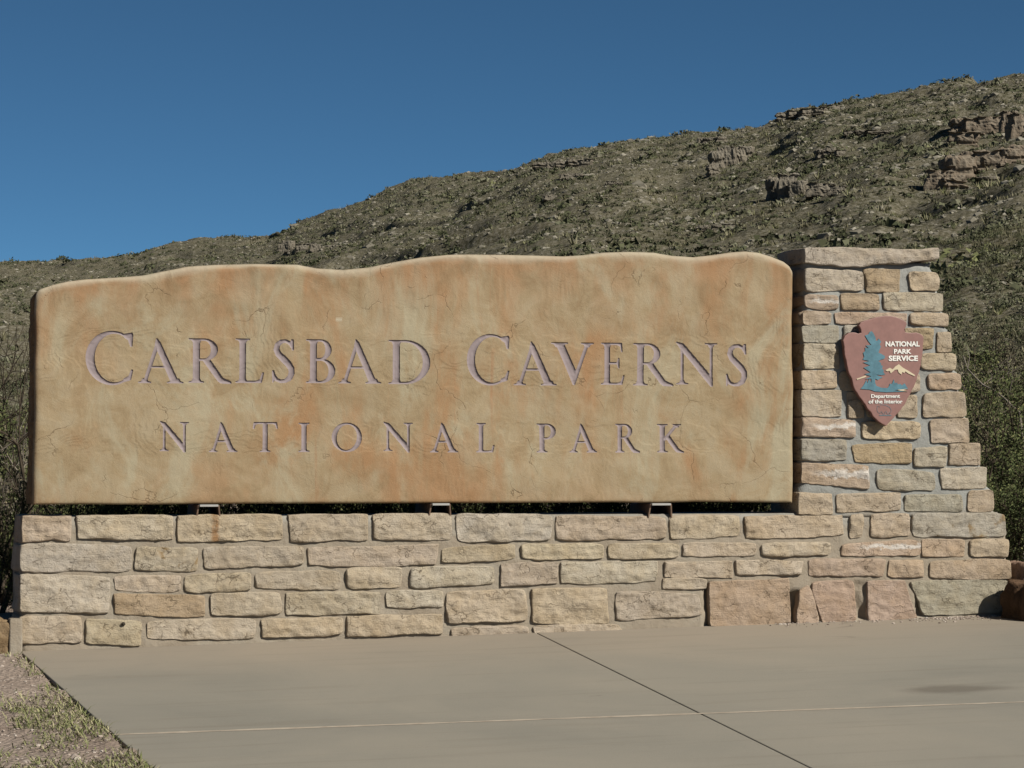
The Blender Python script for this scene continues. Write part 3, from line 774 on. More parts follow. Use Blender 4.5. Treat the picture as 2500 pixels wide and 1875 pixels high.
# ---- grid
xs0, xs1 = min(lp[:, 0].min(), bp[0, 0]), max(rp[:, 0].max(), bp[-1, 0])
z_fix = on_wall(600, 742, PANEL_Y)[1]
z_bot = bp[:, 1].mean()
bands = []
t1 = [g for g in glyphs[:15]]; t2 = [g for g in glyphs[15:]]
b2 = (min(g[3] for g in t2) - .012, max(g[4] for g in t2) + .012)
b1 = (min(g[3] for g in t1) - .012, max(g[4] for g in t1) + .012)
ST, CO = 0.0034, 0.016
def seg(a, b, st): return np.linspace(a, b, max(2, int(round((b - a) / st)) + 1))[:-1]
edgez = z_bot + np.array([0, .004, .009, .016, .026])
zrows = np.concatenate([edgez, seg(z_bot + .04, b2[0], CO), seg(b2[0], b2[1], ST), seg(b2[1], b1[0], CO), seg(b1[0], b1[1], ST), seg(b1[1], z_fix, CO), [z_fix]])
ttop = np.concatenate([np.linspace(0, 0.80, 12)[1:], [0.86, .91, .945, .97, .987, .997, 1.0]])
ncol = int((xs1 - xs0) / ST)
uu = np.linspace(0, 1, ncol)
ee = np.array([0, .0008, .0018, .0032, .0052, .008])
uu = np.concatenate([ee, uu[(uu > .0095) & (uu < .9905)], 1 - ee[::-1]])
nc = len(uu)
zl = np.interp(zrows, lp[:, 1], lp[:, 0]); zr = np.interp(zrows, rp[:, 1], rp[:, 0])
X1 = zl[:, None] + (zr - zl)[:, None] * uu[None, :]
bot = np.interp(X1[0], bp[:, 0], bp[:, 1]) - z_bot
Z1g = zrows[:, None] + bot[None, :] * np.clip(1 - (zrows[:, None] - z_bot) / 0.15, 0, 1)
xt = X1[-1]
zt = np.interp(xt, tp[:, 0], tp[:, 1])
zt = np.maximum(zt, z_fix + 0.004)
X2 = np.repeat(xt[None, :], len(ttop), 0)
Z2g = z_fix + (zt - z_fix)[None, :] * ttop[:, None]
PX, PZ = np.concatenate([X1, X2]), np.concatenate([Z1g, Z2g])
nr = len(PX)
# letters
SD = np.full(PX.shape, 1.0); GID = np.full(PX.shape, -1, int)
for gi, (ch, x0, x1, z0, z1, yl, yh) in enumerate(glyphs):
    m = (PX > x0 - .02) & (PX < x1 + .02) & (PZ > z0 - .02) & (PZ < z1 + .02)
    r_, c_ = np.where(m)
    ra, rb, ca, cb = r_.min(), r_.max() + 1, c_.min(), c_.max() + 1
    sx, sz = (x1 - x0) / G[ch][0], (z1 - z0) / (yh - yl)
    d = sd_glyph(ch, (PX[ra:rb, ca:cb] - x0) / sx, (PZ[ra:rb, ca:cb] - z0) / sz + yl) * 0.5 * (sx + sz) - 0.0040
    sub = SD[ra:rb, ca:cb]
    better = d < sub
    SD[ra:rb, ca:cb] = np.where(better, d, sub)
    GID[ra:rb, ca:cb] = np.where(better, gi, GID[ra:rb, ca:cb])
# slide grid points that nearly touch an outline onto it, so that the cut edges are clean
gz = np.gradient(SD, axis=0) / np.maximum(np.gradient(PZ, axis=0), 1e-6)
gx = np.gradient(SD, axis=1) / np.maximum(np.gradient(PX, axis=1), 1e-6)
gl = np.maximum(np.hypot(gx, gz), 0.3)
near = (np.abs(SD) < 0.55 * ST)
mv = np.where(near, -SD / gl, 0)
PX = PX + np.clip(mv * gx / gl, -.45 * ST, .45 * ST); PZ = PZ + np.clip(mv * gz / gl, -.45 * ST, .45 * ST)
inside = np.where(near, 0, np.clip(-SD, 0, None))
cut = np.where(inside > 0, np.minimum(0.0048 + 0.36 * inside, 0.0095), 0)
# rounded rim and weathered relief
dl = PX - np.interp(PZ, lp[:, 1], lp[:, 0]); dr = np.interp(PZ, rp[:, 1], rp[:, 0]) - PX
slope = np.abs(np.gradient(zt, xt))
dt = (np.interp(PX, xt, zt) - PZ) / np.sqrt(1 + np.minimum(np.interp(PX, xt, slope), 3) ** 2)
db = PZ - (z_bot + np.interp(PX, bp[:, 0], bp[:, 1] - z_bot))
def rnd(d, r):
    k = np.clip(1 - d / r, 0, 1)
    return r * (1 - np.sqrt(np.maximum(0, 1 - k * k)))
RT = 0.027 + 0.012 * vnoise(PX * 1.7, 0.5, 0, 3) + 0.010 * fbm(PX * 6, PZ * 6, 0, 3, 65)
rim_y = np.maximum(rnd(np.clip(dt, 0, None), RT), np.maximum(np.maximum(rnd(np.clip(dl, 0, None), .030), rnd(np.clip(dr, 0, None), .030)), rnd(np.clip(db, 0, None), .016)))
q = fbm(PX * 1.7, PZ * 2.4, 0, 5, 61)
led = np.floor(q * 5) / 5 + sstep(0, 1, (q * 5 - np.floor(q * 5)) ** 4) / 5
relief = 0.0085 * led + 0.004 * fbm(PX * 1.1, PZ * 1.1, 2, 3, 62) + 0.0006 * fbm(PX * 12, PZ * 12, 0, 3, 63)
PY = PANEL_Y - relief + cut + rim_y
V = np.stack([PX, PY, PZ], -1).reshape(-1, 3)
F = grid_faces(nr, nc)
fc = SD.ravel()[F].mean(1)
gidf = GID.ravel()[F[:, 0]]
isl = fc < -0.0002
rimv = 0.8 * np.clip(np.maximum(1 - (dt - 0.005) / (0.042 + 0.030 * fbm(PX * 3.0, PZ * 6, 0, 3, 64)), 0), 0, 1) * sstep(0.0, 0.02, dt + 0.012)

panel_root = empty('sign_panel', ((xs0 + xs1) / 2, 0.1, z_bot), label='long sandstone coloured sign slab with wavy top and carved park name', category='sign')
pinv = Matrix.Translation(panel_root.location).inverted()
def sub_mesh(name, faces, vals=None, attr=None):
    used, inv = np.unique(faces, return_inverse=True)
    me = np_mesh(name, V[used], [inv.reshape(faces.shape)])
    if vals is not None:
        a = me.attributes.new(attr, 'FLOAT', 'POINT'); a.data.foreach_set('value', vals.ravel()[used].astype(np.float32))
    return me
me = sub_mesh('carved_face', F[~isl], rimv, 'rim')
used_ = np.unique(F[~isl])
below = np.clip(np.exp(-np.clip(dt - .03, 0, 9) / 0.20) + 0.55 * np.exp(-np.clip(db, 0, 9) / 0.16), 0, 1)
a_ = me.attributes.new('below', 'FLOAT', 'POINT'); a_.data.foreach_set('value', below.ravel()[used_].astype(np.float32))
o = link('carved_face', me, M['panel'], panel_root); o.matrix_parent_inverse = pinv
for gi, g in enumerate(glyphs):
    k = isl & (gidf == gi)
    me = sub_mesh('letter', F[k])
    o = link('letter', me, M['letter'], panel_root, label='carved letter %s in mauve paint' % g[0]); o.matrix_parent_inverse = pinv
# rough broken sides, underside and back
ring = np.concatenate([np.arange(nc), np.arange(1, nr) * nc + nc - 1, (nr - 1) * nc + np.arange(nc - 2, -1, -1), np.arange(nr - 2, 0, -1) * nc])
ring = ring[::2]
rb_ = V[ring]
cz = (z_bot + z_fix) / 2; cxm = (xs0 + xs1) / 2
Vs, Fs, off, prev = [rb_], [], 0, np.arange(len(ring))
off = len(ring)
ys = np.linspace(0.035, PANEL_T, 9)
for i, yv in enumerate(ys):
    p = rb_.copy(); p[:, 1] = yv
    side = np.abs(rb_[:, 0] - cxm) / ((xs1 - xs0) / 2)
    n = 0.012 * fbm(rb_[:, 0] * 7, rb_[:, 2] * 9, yv * 14, 4, 66) + 0.010 * math.sin(math.pi * i / 8.0)
    sidew = sstep(.985, .999, side)
    p[:, 0] += np.sign(rb_[:, 0] - cxm) * n * sidew
    up = np.where(rb_[:, 2] > z_bot + .05, 1, -1)
    p[:, 2] += up * (0.35 * n - 0.004) * (1 - sidew) - (0.04 * (i / 8.0) ** 2) * (1 - sidew) * (up > 0)
    Vs.append(p)
    cur = off + np.arange(len(ring)); off += len(ring)
    Fs.append(np.stack([prev, cur, np.roll(cur, -1), np.roll(prev, -1)], 1)); prev = cur
# back cap: strips between bottom and top points
back = np.concatenate(Vs)
me_b = np_mesh('slab_body', back, Fs)
import bmesh
bm = bmesh.new(); bm.from_mesh(me_b)
bm.verts.ensure_lookup_table()
bm.faces.new([bm.verts[i] for i in prev[::-1]])
bm.to_mesh(me_b); bm.free()
o = link('slab_body', me_b, M['panel_edge'], panel_root); o.matrix_parent_inverse = pinv

# ------------------------------------------------------------------ steel brackets under the slab
def box_bm(bm, x0, x1, y0, y1, z0, z1):
    vs = [bm.verts.new(p) for p in ((x0, y0, z0), (x1, y0, z0), (x1, y1, z0), (x0, y1, z0), (x0, y0, z1), (x1, y0, z1), (x1, y1, z1), (x0, y1, z1))]
    for f in ((0, 3, 2, 1), (4, 5, 6, 7), (0, 1, 5, 4), (1, 2, 6, 5), (2, 3, 7, 6), (3, 0, 4, 7)):
        bm.faces.new([vs[i] for i in f])
def bm_obj(name, bm, mat, parent=None, smooth=False, bevel=0.0):
    if bevel:
        bmesh.ops.bevel(bm, geom=bm.edges[:], offset=bevel, segments=2, affect='EDGES', profile=0.7)
    bmesh.ops.recalc_face_normals(bm, faces=bm.faces[:])
    me = bpy.data.meshes.new(name); bm.to_mesh(me); bm.free()
    for p in me.polygons: p.use_smooth = smooth
    return link(name, me, mat, parent)
for k, (xa, xb, lab) in enumerate(((484, 536, 'pale steel channel bracket under the left end of the sign slab'), (1052, 1100, 'pale steel channel bracket under the middle of the sign slab'), (1588, 1640, 'pale steel channel bracket under the right end of the sign slab'))):
    yb = 1230 if k == 0 else 1227
    (x0, z1), (x1, _) = on_wall(xa, yb + 2, -0.03), on_wall(xb, yb + 2, -0.03)
    zb = on_wall(xa, 1264, 0.1)[1] + 0.002
    r_ = empty('steel_bracket', ((x0 + x1) / 2, 0.06, zb), label=lab, category='bracket')
    w2 = (x1 - x0) / 2; hh = z1 - zb
    b_ = bmesh.new(); box_bm(b_, -w2 + .008, w2 - .008, -.10, .30, hh - .012, hh)
    bm_obj('top_plate', b_, M['steel'], r_, bevel=.002)
    for sgn in (-1, 1):
        b_ = bmesh.new()
        box_bm(b_, -.004, .004, -.07, .30, 0, hh - .003)
        for v_ in b_.verts:
            t_ = v_.co.z / hh
            v_.co.x += sgn * (w2 - .004 + .010 * (1 - t_))
            if v_.co.y < 0: v_.co.y -= .02 * t_
        bm_obj('flange', b_, M['steel_rust'], r_)

# ------------------------------------------------------------------ arrowhead plaque
QS = 280.0 / 1366.0
PLQ_Y, PLQ_T = -0.072, 0.036
def plq(pts, y=PLQ_Y): return measured(pts, 2020, 740, QS, y)
arrow = [(700,148),(760,152),(815,163),(868,186),(910,205),(936,222),(948,242),(936,285),(920,315),(930,345),(990,356),(1060,350),(1105,362),(1135,385),(1146,412),(1141,500),(1137,560),(1133,625),(1118,690),(1110,745),(1095,815),(1072,870),(1060,925),(1030,1000),(1000,1052),(985,1085),(955,1140),(925,1205),(895,1240),(860,1292),(812,1340),(790,1372),(740,1420),(700,1462),(655,1442),(600,1400),(548,1352),(520,1300),(480,1255),(455,1205),(420,1165),(370,1092),(325,1022),(305,965),(292,900),(262,845),(250,800),(232,735),(225,680),(205,605),(203,525),(186,442),(208,392),(255,352),(312,347),(368,362),(405,352),(402,312),(378,268),(398,230),(455,206),(520,188),(580,170),(640,156)]
A = np.array(plq(arrow))
ac = A.mean(0)
plq_root = empty('arrowhead_plaque', (ac[0], PLQ_Y + PLQ_T, A[:, 1].min()), label='maroon arrowhead plaque with tree, mountain and white lettering on the stone pillar', category='plaque')
qinv = Matrix.Translation(plq_root.location).inverted()
def prism(name, pts, y_front, y_back, mat, parent, bevel=0.0, smooth=False):
    bm = bmesh.new()
    vf = [bm.verts.new((x, y_front, z)) for x, z in pts]
    vb = [bm.verts.new((x, y_back, z)) for x, z in pts]
    f = bm.faces.new(vf)
    bm.faces.new(vb[::-1])
    n = len(pts)
    for i in range(n):
        bm.faces.new((vf[i], vb[i], vb[(i + 1) % n], vf[(i + 1) % n]))
    bmesh.ops.recalc_face_normals(bm, faces=bm.faces[:])
    if bevel:
        es = [e for e in bm.edges if all(abs(v.co.y - y_front) < 1e-6 for v in e.verts)]
        bmesh.ops.bevel(bm, geom=es, offset=bevel, segments=2, affect='EDGES', profile=0.6)
    bmesh.ops.triangulate(bm, faces=[f for f in bm.faces if len(f.verts) > 4])
    me = bpy.data.meshes.new(name); bm.to_mesh(me); bm.free()
    for p in me.polygons: p.use_smooth = smooth
    o = link(name, me, mat, parent)
    return o
def densify(P, step, amp, seed):
    out = []
    rr = random.Random(seed)
    for i in range(len(P)):
        a, b = np.array(P[i]), np.array(P[(i + 1) % len(P)])
        n = max(1, int(np.linalg.norm(b - a) / step))
        nrm = np.array([-(b - a)[1], (b - a)[0]]) / (np.linalg.norm(b - a) + 1e-9)
        for k in range(n):
            out.append(tuple(a + (b - a) * k / n + nrm * rr.uniform(-amp, amp)))
    return out
body = prism('plate', densify([tuple(p) for p in A], 0.012, 0.0012, 4), PLQ_Y, PLQ_Y + PLQ_T, M['plaque'], plq_root, bevel=0.004)
body.matrix_parent_inverse = qinv
def relief_piece(name, pts, mat, h=0.004):
    o = prism(name, plq(pts), PLQ_Y - h, PLQ_Y + 0.004, mat, plq_root)
    o.matrix_parent_inverse = qinv
    return o
relief_piece('tree_emblem', [(522,334),(540,350),(552,372),(572,415),(572,448),(598,446),(606,424),(622,438),(638,462),(620,490),(634,520),(618,556),(606,590),(640,605),(684,632),(676,662),(640,672),(604,690),(636,716),(634,736),(660,752),(648,778),(668,800),(664,824),(684,850),(640,858),(572,850),(604,866),(656,884),(620,900),(600,916),(566,900),(566,950),(580,985),(640,1008),(715,1012),(735,985),(742,958),(766,966),(787,910),(800,952),(826,948),(838,968),(868,962),(884,980),(918,956),(936,985),(958,1024),(835,1030),(800,1042),(948,1052),(700,1062),(565,1052),(505,1030),(392,1022),(420,992),(440,960),(462,915),(474,958),(492,902),(522,950),(522,900),(448,905),(522,872),(440,846),(516,826),(428,770),(508,742),(424,708),(500,690),(420,672),(436,640),(424,590),(450,570),(446,530),(490,540),(455,505),(522,498),(486,456),(446,386),(486,372),(500,346)], M['plaque_teal'])
relief_piece('mountain_emblem', [(688,800),(742,770),(774,790),(806,755),(848,728),(900,772),(962,806),(1042,858),(1034,870),(960,838),(925,812),(915,832),(888,822),(878,852),(846,826),(835,790),(800,795),(778,815),(752,836),(738,806),(710,812)], M['plaque_cream'])
relief_piece('mountain_emblem', [(345,902),(455,862),(462,876),(440,886),(350,914)], M['plaque_cream'])
relief_piece('river_emblem', [(828,1033),(955,1020),(900,1036),(952,1052),(870,1044)], M['plaque_cream'], 0.006)
# bison drawn as a raised line
def tube_mesh(paths, sides=4):
    Vt, Ft = [], []
    off = 0
    ang = np.linspace(0, 2 * math.pi, sides, endpoint=False)
    for pts, rad in paths:
        P = np.asarray(pts, float)
        rad = np.broadcast_to(np.asarray(rad, float), (len(P),))
        T = np.gradient(P, axis=0); T /= np.linalg.norm(T, axis=1, keepdims=True) + 1e-9
        ref = np.where(np.abs(T[:, 2:3]) > 0.9, np.array([[1.0, 0, 0]]), np.array([[0, 0, 1.0]]))
        N = np.cross(T, ref); N /= np.linalg.norm(N, axis=1, keepdims=True) + 1e-9
        B = np.cross(T, N)
        r_ = P[:, None, :] + rad[:, None, None] * (np.cos(ang)[None, :, None] * N[:, None, :] + np.sin(ang)[None, :, None] * B[:, None, :])
        Vt.append(r_.reshape(-1, 3))
        n = len(P)
        i = (np.arange(n - 1)[:, None] * sides + np.arange(sides)[None, :]).ravel()
        j = (np.arange(n - 1)[:, None] * sides + (np.arange(sides)[None, :] + 1) % sides).ravel()
        Ft.append(np.stack([i, j, j + sides, i + sides], 1) + off)
        off += n * sides
    return np.concatenate(Vt), np.concatenate(Ft)
bis = [(598,1222),(590,1250),(592,1285),(604,1305),(628,1316),(640,1290),(655,1312),(662,1325),(680,1322),(684,1296),(700,1290),(712,1322),(728,1326),(736,1296),(745,1322),(756,1300),(758,1272),(742,1244),(705,1222),(668,1212),(632,1212),(610,1228),(622,1242)]
pb = [(x, PLQ_Y - 0.001, z) for x, z in plq(bis)]
gr = [(x, PLQ_Y - 0.001, z) for x, z in plq([(618,1338),(660,1336),(710,1338),(760,1336)])]
vt, ft = tube_mesh([(pb, 0.0011), (gr, 0.0024)], 6)
o = link('bison_emblem', np_mesh('bison_emblem', vt, [ft]), M['plaque_teal'], plq_root); o.matrix_parent_inverse = qinv
def lettering(txt, x0, x1, y0, y1, bold):
    cu = bpy.data.curves.new('lettering', 'FONT'); cu.body = txt
    cu.offset = bold; cu.extrude = 0.02; cu.resolution_u = 3
    tmp = bpy.data.objects.new('tmp_text', cu); COL.objects.link(tmp)
    dg = bpy.context.evaluated_depsgraph_get(); dg.update()
    me = bpy.data.meshes.new_from_object(tmp.evaluated_get(dg))
    bpy.data.objects.remove(tmp); bpy.data.curves.remove(cu)
    co = np.empty(len(me.vertices) * 3, np.float32); me.vertices.foreach_get('co', co); co = co.reshape(-1, 3)
    a, b, c, d = plq([(x0, y0), (x1, y0), (x1, y1), (x0, y1)])
    lo, hi = co.min(0), co.max(0)
    s = (co[:, 0] - lo[0]) / (hi[0] - lo[0]); t = (co[:, 1] - lo[1]) / (hi[1] - lo[1])
    q = [np.array(k) for k in (a, b, c, d)]
    P = q[3] * ((1 - s) * (1 - t))[:, None] + q[2] * (s * (1 - t))[:, None] + q[0] * ((1 - s) * t)[:, None] + q[1] * (s * t)[:, None]
    yy = np.where(co[:, 2] > 0, PLQ_Y - 0.004, PLQ_Y + 0.003)
    out = np.stack([P[:, 0], yy, P[:, 1]], -1).astype(np.float32)
    me.vertices.foreach_set('co', out.ravel()); me.update()
    me.materials.clear(); me.name = 'lettering'
    o = link('lettering', me, M['plaque_white'], plq_root, label='white words ' + txt); o.matrix_parent_inverse = qinv
lettering('NATIONAL', 690, 1097, 455, 518, 0.035)
lettering('PARK', 790, 998, 547, 604, 0.035)
lettering('SERVICE', 727, 1076, 625, 690, 0.035)
lettering('Department', 518, 862, 1086, 1142, 0.022)
lettering('of the Interior', 488, 892, 1148, 1196, 0.022)
# two stand-off bolts that hold the plaque to the pillar
for bx, by in ((690, 300), (690, 1250)):
    (xx, zz), = plq([(bx, by)])
    vt, ft = tube_mesh([([(xx, PLQ_Y + PLQ_T - .005, zz), (xx, 0.02, zz)], 0.012)], 10)
    o = link('standoff_bolt', np_mesh('standoff_bolt', vt, [ft]), M['steel'], plq_root); o.matrix_parent_inverse = qinv
# a rusted bolt left in the lower courses of the wall
xx, zz = on_wall(301, 1523, -0.01)
vt, ft = tube_mesh([([(xx, -0.024, zz), (xx, -0.023, zz), (xx, 0.02, zz)], [0.0005, 0.011, 0.011])], 10)
o = link('rusted_bolt', np_mesh('rusted_bolt', vt, [ft]), M['joint'], wall_root, label='dark rusted bolt end in the lowest course'); o.matrix_parent_inverse = wall_inv
# ------------------------------------------------------------------ paving: four slabs with open joints
def line_pts(p, q, t): return (p[0] + (q[0] - p[0]) * t, p[1] + (q[1] - p[1]) * t)
def isect(a, b, c, d):
    A_ = np.array([[b[0] - a[0], -(d[0] - c[0])], [b[1] - a[1], -(d[1] - c[1])]])
    t = np.linalg.solve(A_, np.array([c[0] - a[0], c[1] - a[1]]))
    return line_pts(a, b, t[0])
eA, eB = on_paving(62, 1602), on_paving(372, 1876)
jA, jB = on_paving(1318, 1549), on_paving(1982, 1876)
hA, hB = on_paving(300, 1793), on_paving(2500, 1714)
BACK_Y, FRONT_Y, RIGHT_X = 0.02, -7.5, 10.5
wallL, wallR = (0.0, BACK_Y), (20.0, BACK_Y)
frL, frR = (-8.0, FRONT_Y), (20.0, FRONT_Y)
riA, riB = (RIGHT_X, 0.0), (RIGHT_X, -10.0)
pave = empty('pavement', (4.0, 0, pave_z(4.0, 0)), kind='structure', label='pale brushed concrete paving in front of the stone wall')
pave_inv = Matrix.Translation(pave.location).inverted()
def slab(poly, name='concrete_slab'):
    c = np.mean(poly, axis=0)
    g = 0.0032
    P = []
    for p in poly:
        d = np.array(p) - c
        P.append(tuple(np.array(p) - d / np.linalg.norm(d) * g * 1.4))
    bm = bmesh.new()
    vt = [bm.verts.new((x, y, pave_z(x, y))) for x, y in P]
    vb = [bm.verts.new((x, y, pave_z(x, y) - 0.10)) for x, y in P]
    ft_ = bm.faces.new(vt); bm.faces.new(vb[::-1])
    for i in range(len(P)):
        bm.faces.new((vt[i], vb[i], vb[(i + 1) % len(P)], vt[(i + 1) % len(P)]))
    bmesh.ops.recalc_face_normals(bm, faces=bm.faces[:])
    es = [e for e in bm.edges if e in set(ft_.edges)]
    bmesh.ops.bevel(bm, geom=es, offset=0.005, segments=2, affect='EDGES', profile=0.5)
    o = bm_obj(name, bm, M['concrete'], pave)
    o.matrix_parent_inverse = pave_inv
P1, P2, P3 = isect(eA, eB, wallL, wallR), isect(jA, jB, wallL, wallR), isect(riA, riB, wallL, wallR)
Q1, Q2, Q3 = isect(eA, eB, hA, hB), isect(jA, jB, hA, hB), isect(riA, riB, hA, hB)
S1_, S2_, S3_ = isect(eA, eB, frL, frR), isect(jA, jB, frL, frR), isect(riA, riB, frL, frR)
for poly in ([P1, P2, Q2, Q1], [P2, P3, Q3, Q2], [Q1, Q2, S2_, S1_], [Q2, Q3, S3_, S2_]):
    slab(poly)
def strip(a, b, w, dz, mat, name):
    d = np.array(b) - np.array(a); n = np.array([-d[1], d[0]]) / np.linalg.norm(d) * w / 2
    ts = np.linspace(0, 1, 120)
    V_ = []
    for t in ts:
        c = np.array(a) + d * t
        jw = 1 + 0.5 * float(vnoise(t * 60, 0.3, 0, 5))
        for s in (-1, 1):
            x, y = c + n * s * jw
            V_.append((x, y, pave_z(x, y) + dz))
    o = link(name, np_mesh(name, np.array(V_), [grid_faces(120, 2)]), mat, pave)
    o.matrix_parent_inverse = pave_inv
strip(Q1, Q3, 0.036, 0.0012, M['lit_lip'], 'joint_strip')  # added strip; its pale colour stands in for sun on the slab lip
strip(P2, S2_, 0.016, -0.012, M['joint'], 'joint_strip')

# ------------------------------------------------------------------ ground sheet (reaches the horizon) and hillside
def ground_z(X, Y):
    X, Y = np.asarray(X, float), np.asarray(Y, float)
    z = pave_z(np.clip(X, -6, 14), np.clip(Y, -14, 0)) - 0.010
    z = z + 0.035 * np.clip(Y, 0, 14)                       # bank behind the wall
    far = sstep(25, 90, np.hypot(X, Y))
    z = z * (1 - far) + far * (-0.9)
    near = 1 - sstep(5, 20, np.hypot(X - 1, Y + 2))
    z = z + 0.012 * fbm(X * 1.3, Y * 1.3, 0, 4, 91) * near + 0.007 * fbm(X * 9, Y * 9, 0, 3, 92) * near
    return z
gxs = np.unique(np.concatenate([-np.geomspace(8, 5000, 26), np.arange(-8, -2, .25), np.arange(-2, 2.4, .05), np.arange(2.4, 12, .3), np.geomspace(12, 5000, 26)]))
gys = np.unique(np.concatenate([-np.geomspace(8, 5000, 26), np.arange(-8, -5, .3), np.arange(-5, 1.5, .05), np.arange(1.5, 8, .3), np.geomspace(8, 5000, 26)]))
GXg, GYg = np.meshgrid(gxs, gys)
GZg = ground_z(GXg, GYg)
# keep the earth below the slabs
def left_of_edge(X, Y): return (X - P1[0]) * (S1_[1] - P1[1]) - (Y - P1[1]) * (S1_[0] - P1[0])
GZg = np.where((left_of_edge(GXg, GYg) < -0.02 * 7) & (GYg < 0.4) & (GXg < RIGHT_X), np.minimum(GZg, pave_z(GXg, GYg) - 0.075), GZg)
gm = np_mesh('ground', np.stack([GXg, GYg, GZg], -1).reshape(-1, 3), [grid_faces(len(gys), len(gxs))])
link('ground', gm, M['soil'], kind='structure', label='pinkish gravelly earth beside the concrete paving')

sky_px = [(-9000, 560), (-4000, 600), (-1500, 655), (-300, 645), (0, 640), (130, 636), (250, 632), (330, 622), (420, 593), (470, 586), (560, 580), (655, 581), (690, 562), (720, 545), (800, 515), (900, 482), (960, 452), (1000, 432), (1060, 425), (1160, 421), (1238, 421), (1270, 405), (1320, 388), (1340, 378), (1400, 366), (1480, 358), (1560, 345), (1640, 338), (1760, 322), (1860, 306), (1898, 296), (1912, 278), (1960, 266), (2060, 252), (2130, 243), (2200, 228), (2300, 206), (2400, 192), (2500, 180), (2800, 150), (3500, 140), (6000, 260), (12000, 420)]
def az_of(px): 
    d = ray(px, 1130); return math.atan2(d.x, d.y)
SK_A = np.array([az_of(p[0]) for p in sky_px])
SK_E = np.array([(lambda d: d.z / math.hypot(d.x, d.y))(ray(*p)) for p in sky_px])
RD_P = [(-9000, 560), (-3000, 520), (0, 430), (560, 395), (700, 340), (1300, 300), (1900, 268), (2500, 240), (6000, 220), (12000, 300)]
RD_A = np.array([az_of(p[0]) for p in RD_P]); RD_R = np.array([p[1] for p in RD_P], float)
R0 = 27.0
SM_A = np.linspace(SK_A[0], SK_A[-1], 4000)       # skyline angle smoothed over about 3.5 degrees, for the body of the slope
_e = np.interp(SM_A, SK_A, SK_E); _k = np.hanning(int(R(3.6) / (SM_A[1] - SM_A[0])) * 2 + 1); _k /= _k.sum()
SM_E = np.convolve(np.pad(_e, len(_k) // 2, mode='edge'), _k, mode='valid')
def hill_z(az, r, detail=True):
    az, r = np.asarray(az, float), np.asarray(r, float)
    Rr = np.interp(az, RD_A, RD_R); e = np.interp(az, SK_A, SK_E)
    es = np.interp(az, SM_A, SM_E)
    w_ = np.clip((r - R0) / (Rr - R0), 0, 1) ** 7
    e = es + (e - es) * w_
    zR = CAM.z + e * Rr
    t = (r - R0) / (Rr - R0)
    tc = np.clip(t, 0, 1)
    z0 = 0.05
    lat = az * r
    spur = 1 + 0.07 * fbm(az * 14, 0.3 + tc * 1.5, 0, 3, 101) * np.sin(math.pi * tc) ** 1.0
    z = z0 + (zR - z0) * tc ** 1.22 * spur
    if detail:
        X, Y = r * np.sin(az), r * np.cos(az)
        z = z + 0.55 * fbm(X / 14, Y / 14, 0, 3, 102) * sstep(0, .25, tc) * (1 - .6 * tc)
        # limestone ledges
        lay = 2.6
        q = z / lay + 0.35 * fbm(X / 22, Y / 22, 0, 2, 103)
        fr = q - np.floor(q)
        msk = sstep(0.02, 0.40, fbm(X / 18, Y / 18, 0, 3, 104)) * sstep(0.25, .6, tc)
        z = z + lay * (sstep(.72, .97, fr) - fr) * msk * 0.6
        z = z + (0.16 + .10 * tc) * fbm(X / 2.2, Y / 2.2, 0, 4, 105)
    z = z - np.clip(t - 1, 0, None) * Rr * 0.30
    return z
TH_L, TH_R = az_of(-260), az_of(2760)
azs = np.concatenate([np.linspace(az_of(-9000), TH_L, 70)[:-1], np.linspace(TH_L, TH_R, 760), np.linspace(TH_R, az_of(12000), 90)[1:]])
ts_ = np.concatenate([np.linspace(0, 1, 400), [1.01, 1.03, 1.08, 1.2, 1.5]])
AZ, TT = np.meshgrid(azs, ts_)
RRg = R0 + TT * (np.interp(AZ, RD_A, RD_R) - R0)
HZ = hill_z(AZ, RRg)
HZ[0] -= 0.6
hm = np_mesh('hillside', np.stack([CAM.x + RRg * np.sin(AZ), CAM.y + RRg * np.cos(AZ), HZ], -1).reshape(-1, 3), [grid_faces(len(ts_), len(azs))])
link('hillside', hm, M['hill'], kind='structure', label='scrubby rocky desert hillside rising to the right behind the sign')
def hill_pt(px, py):
    """where the sight line measured at px, py meets the hillside"""
    d = ray(px, py); az = math.atan2(d.x, d.y); te = d.z / math.hypot(d.x, d.y)
    Rr = float(np.interp(az, RD_A, RD_R))
    r = np.linspace(R0, Rr * 1.02, 3000)
    el = (hill_z(np.full_like(r, az), r) - CAM.z) / r
    k = np.where(el >= te)[0]
    rr = r[k[0]] if len(k) else Rr
    return np.array([CAM.x + rr * math.sin(az), CAM.y + rr * math.cos(az), float(hill_z(az, rr))]), rr
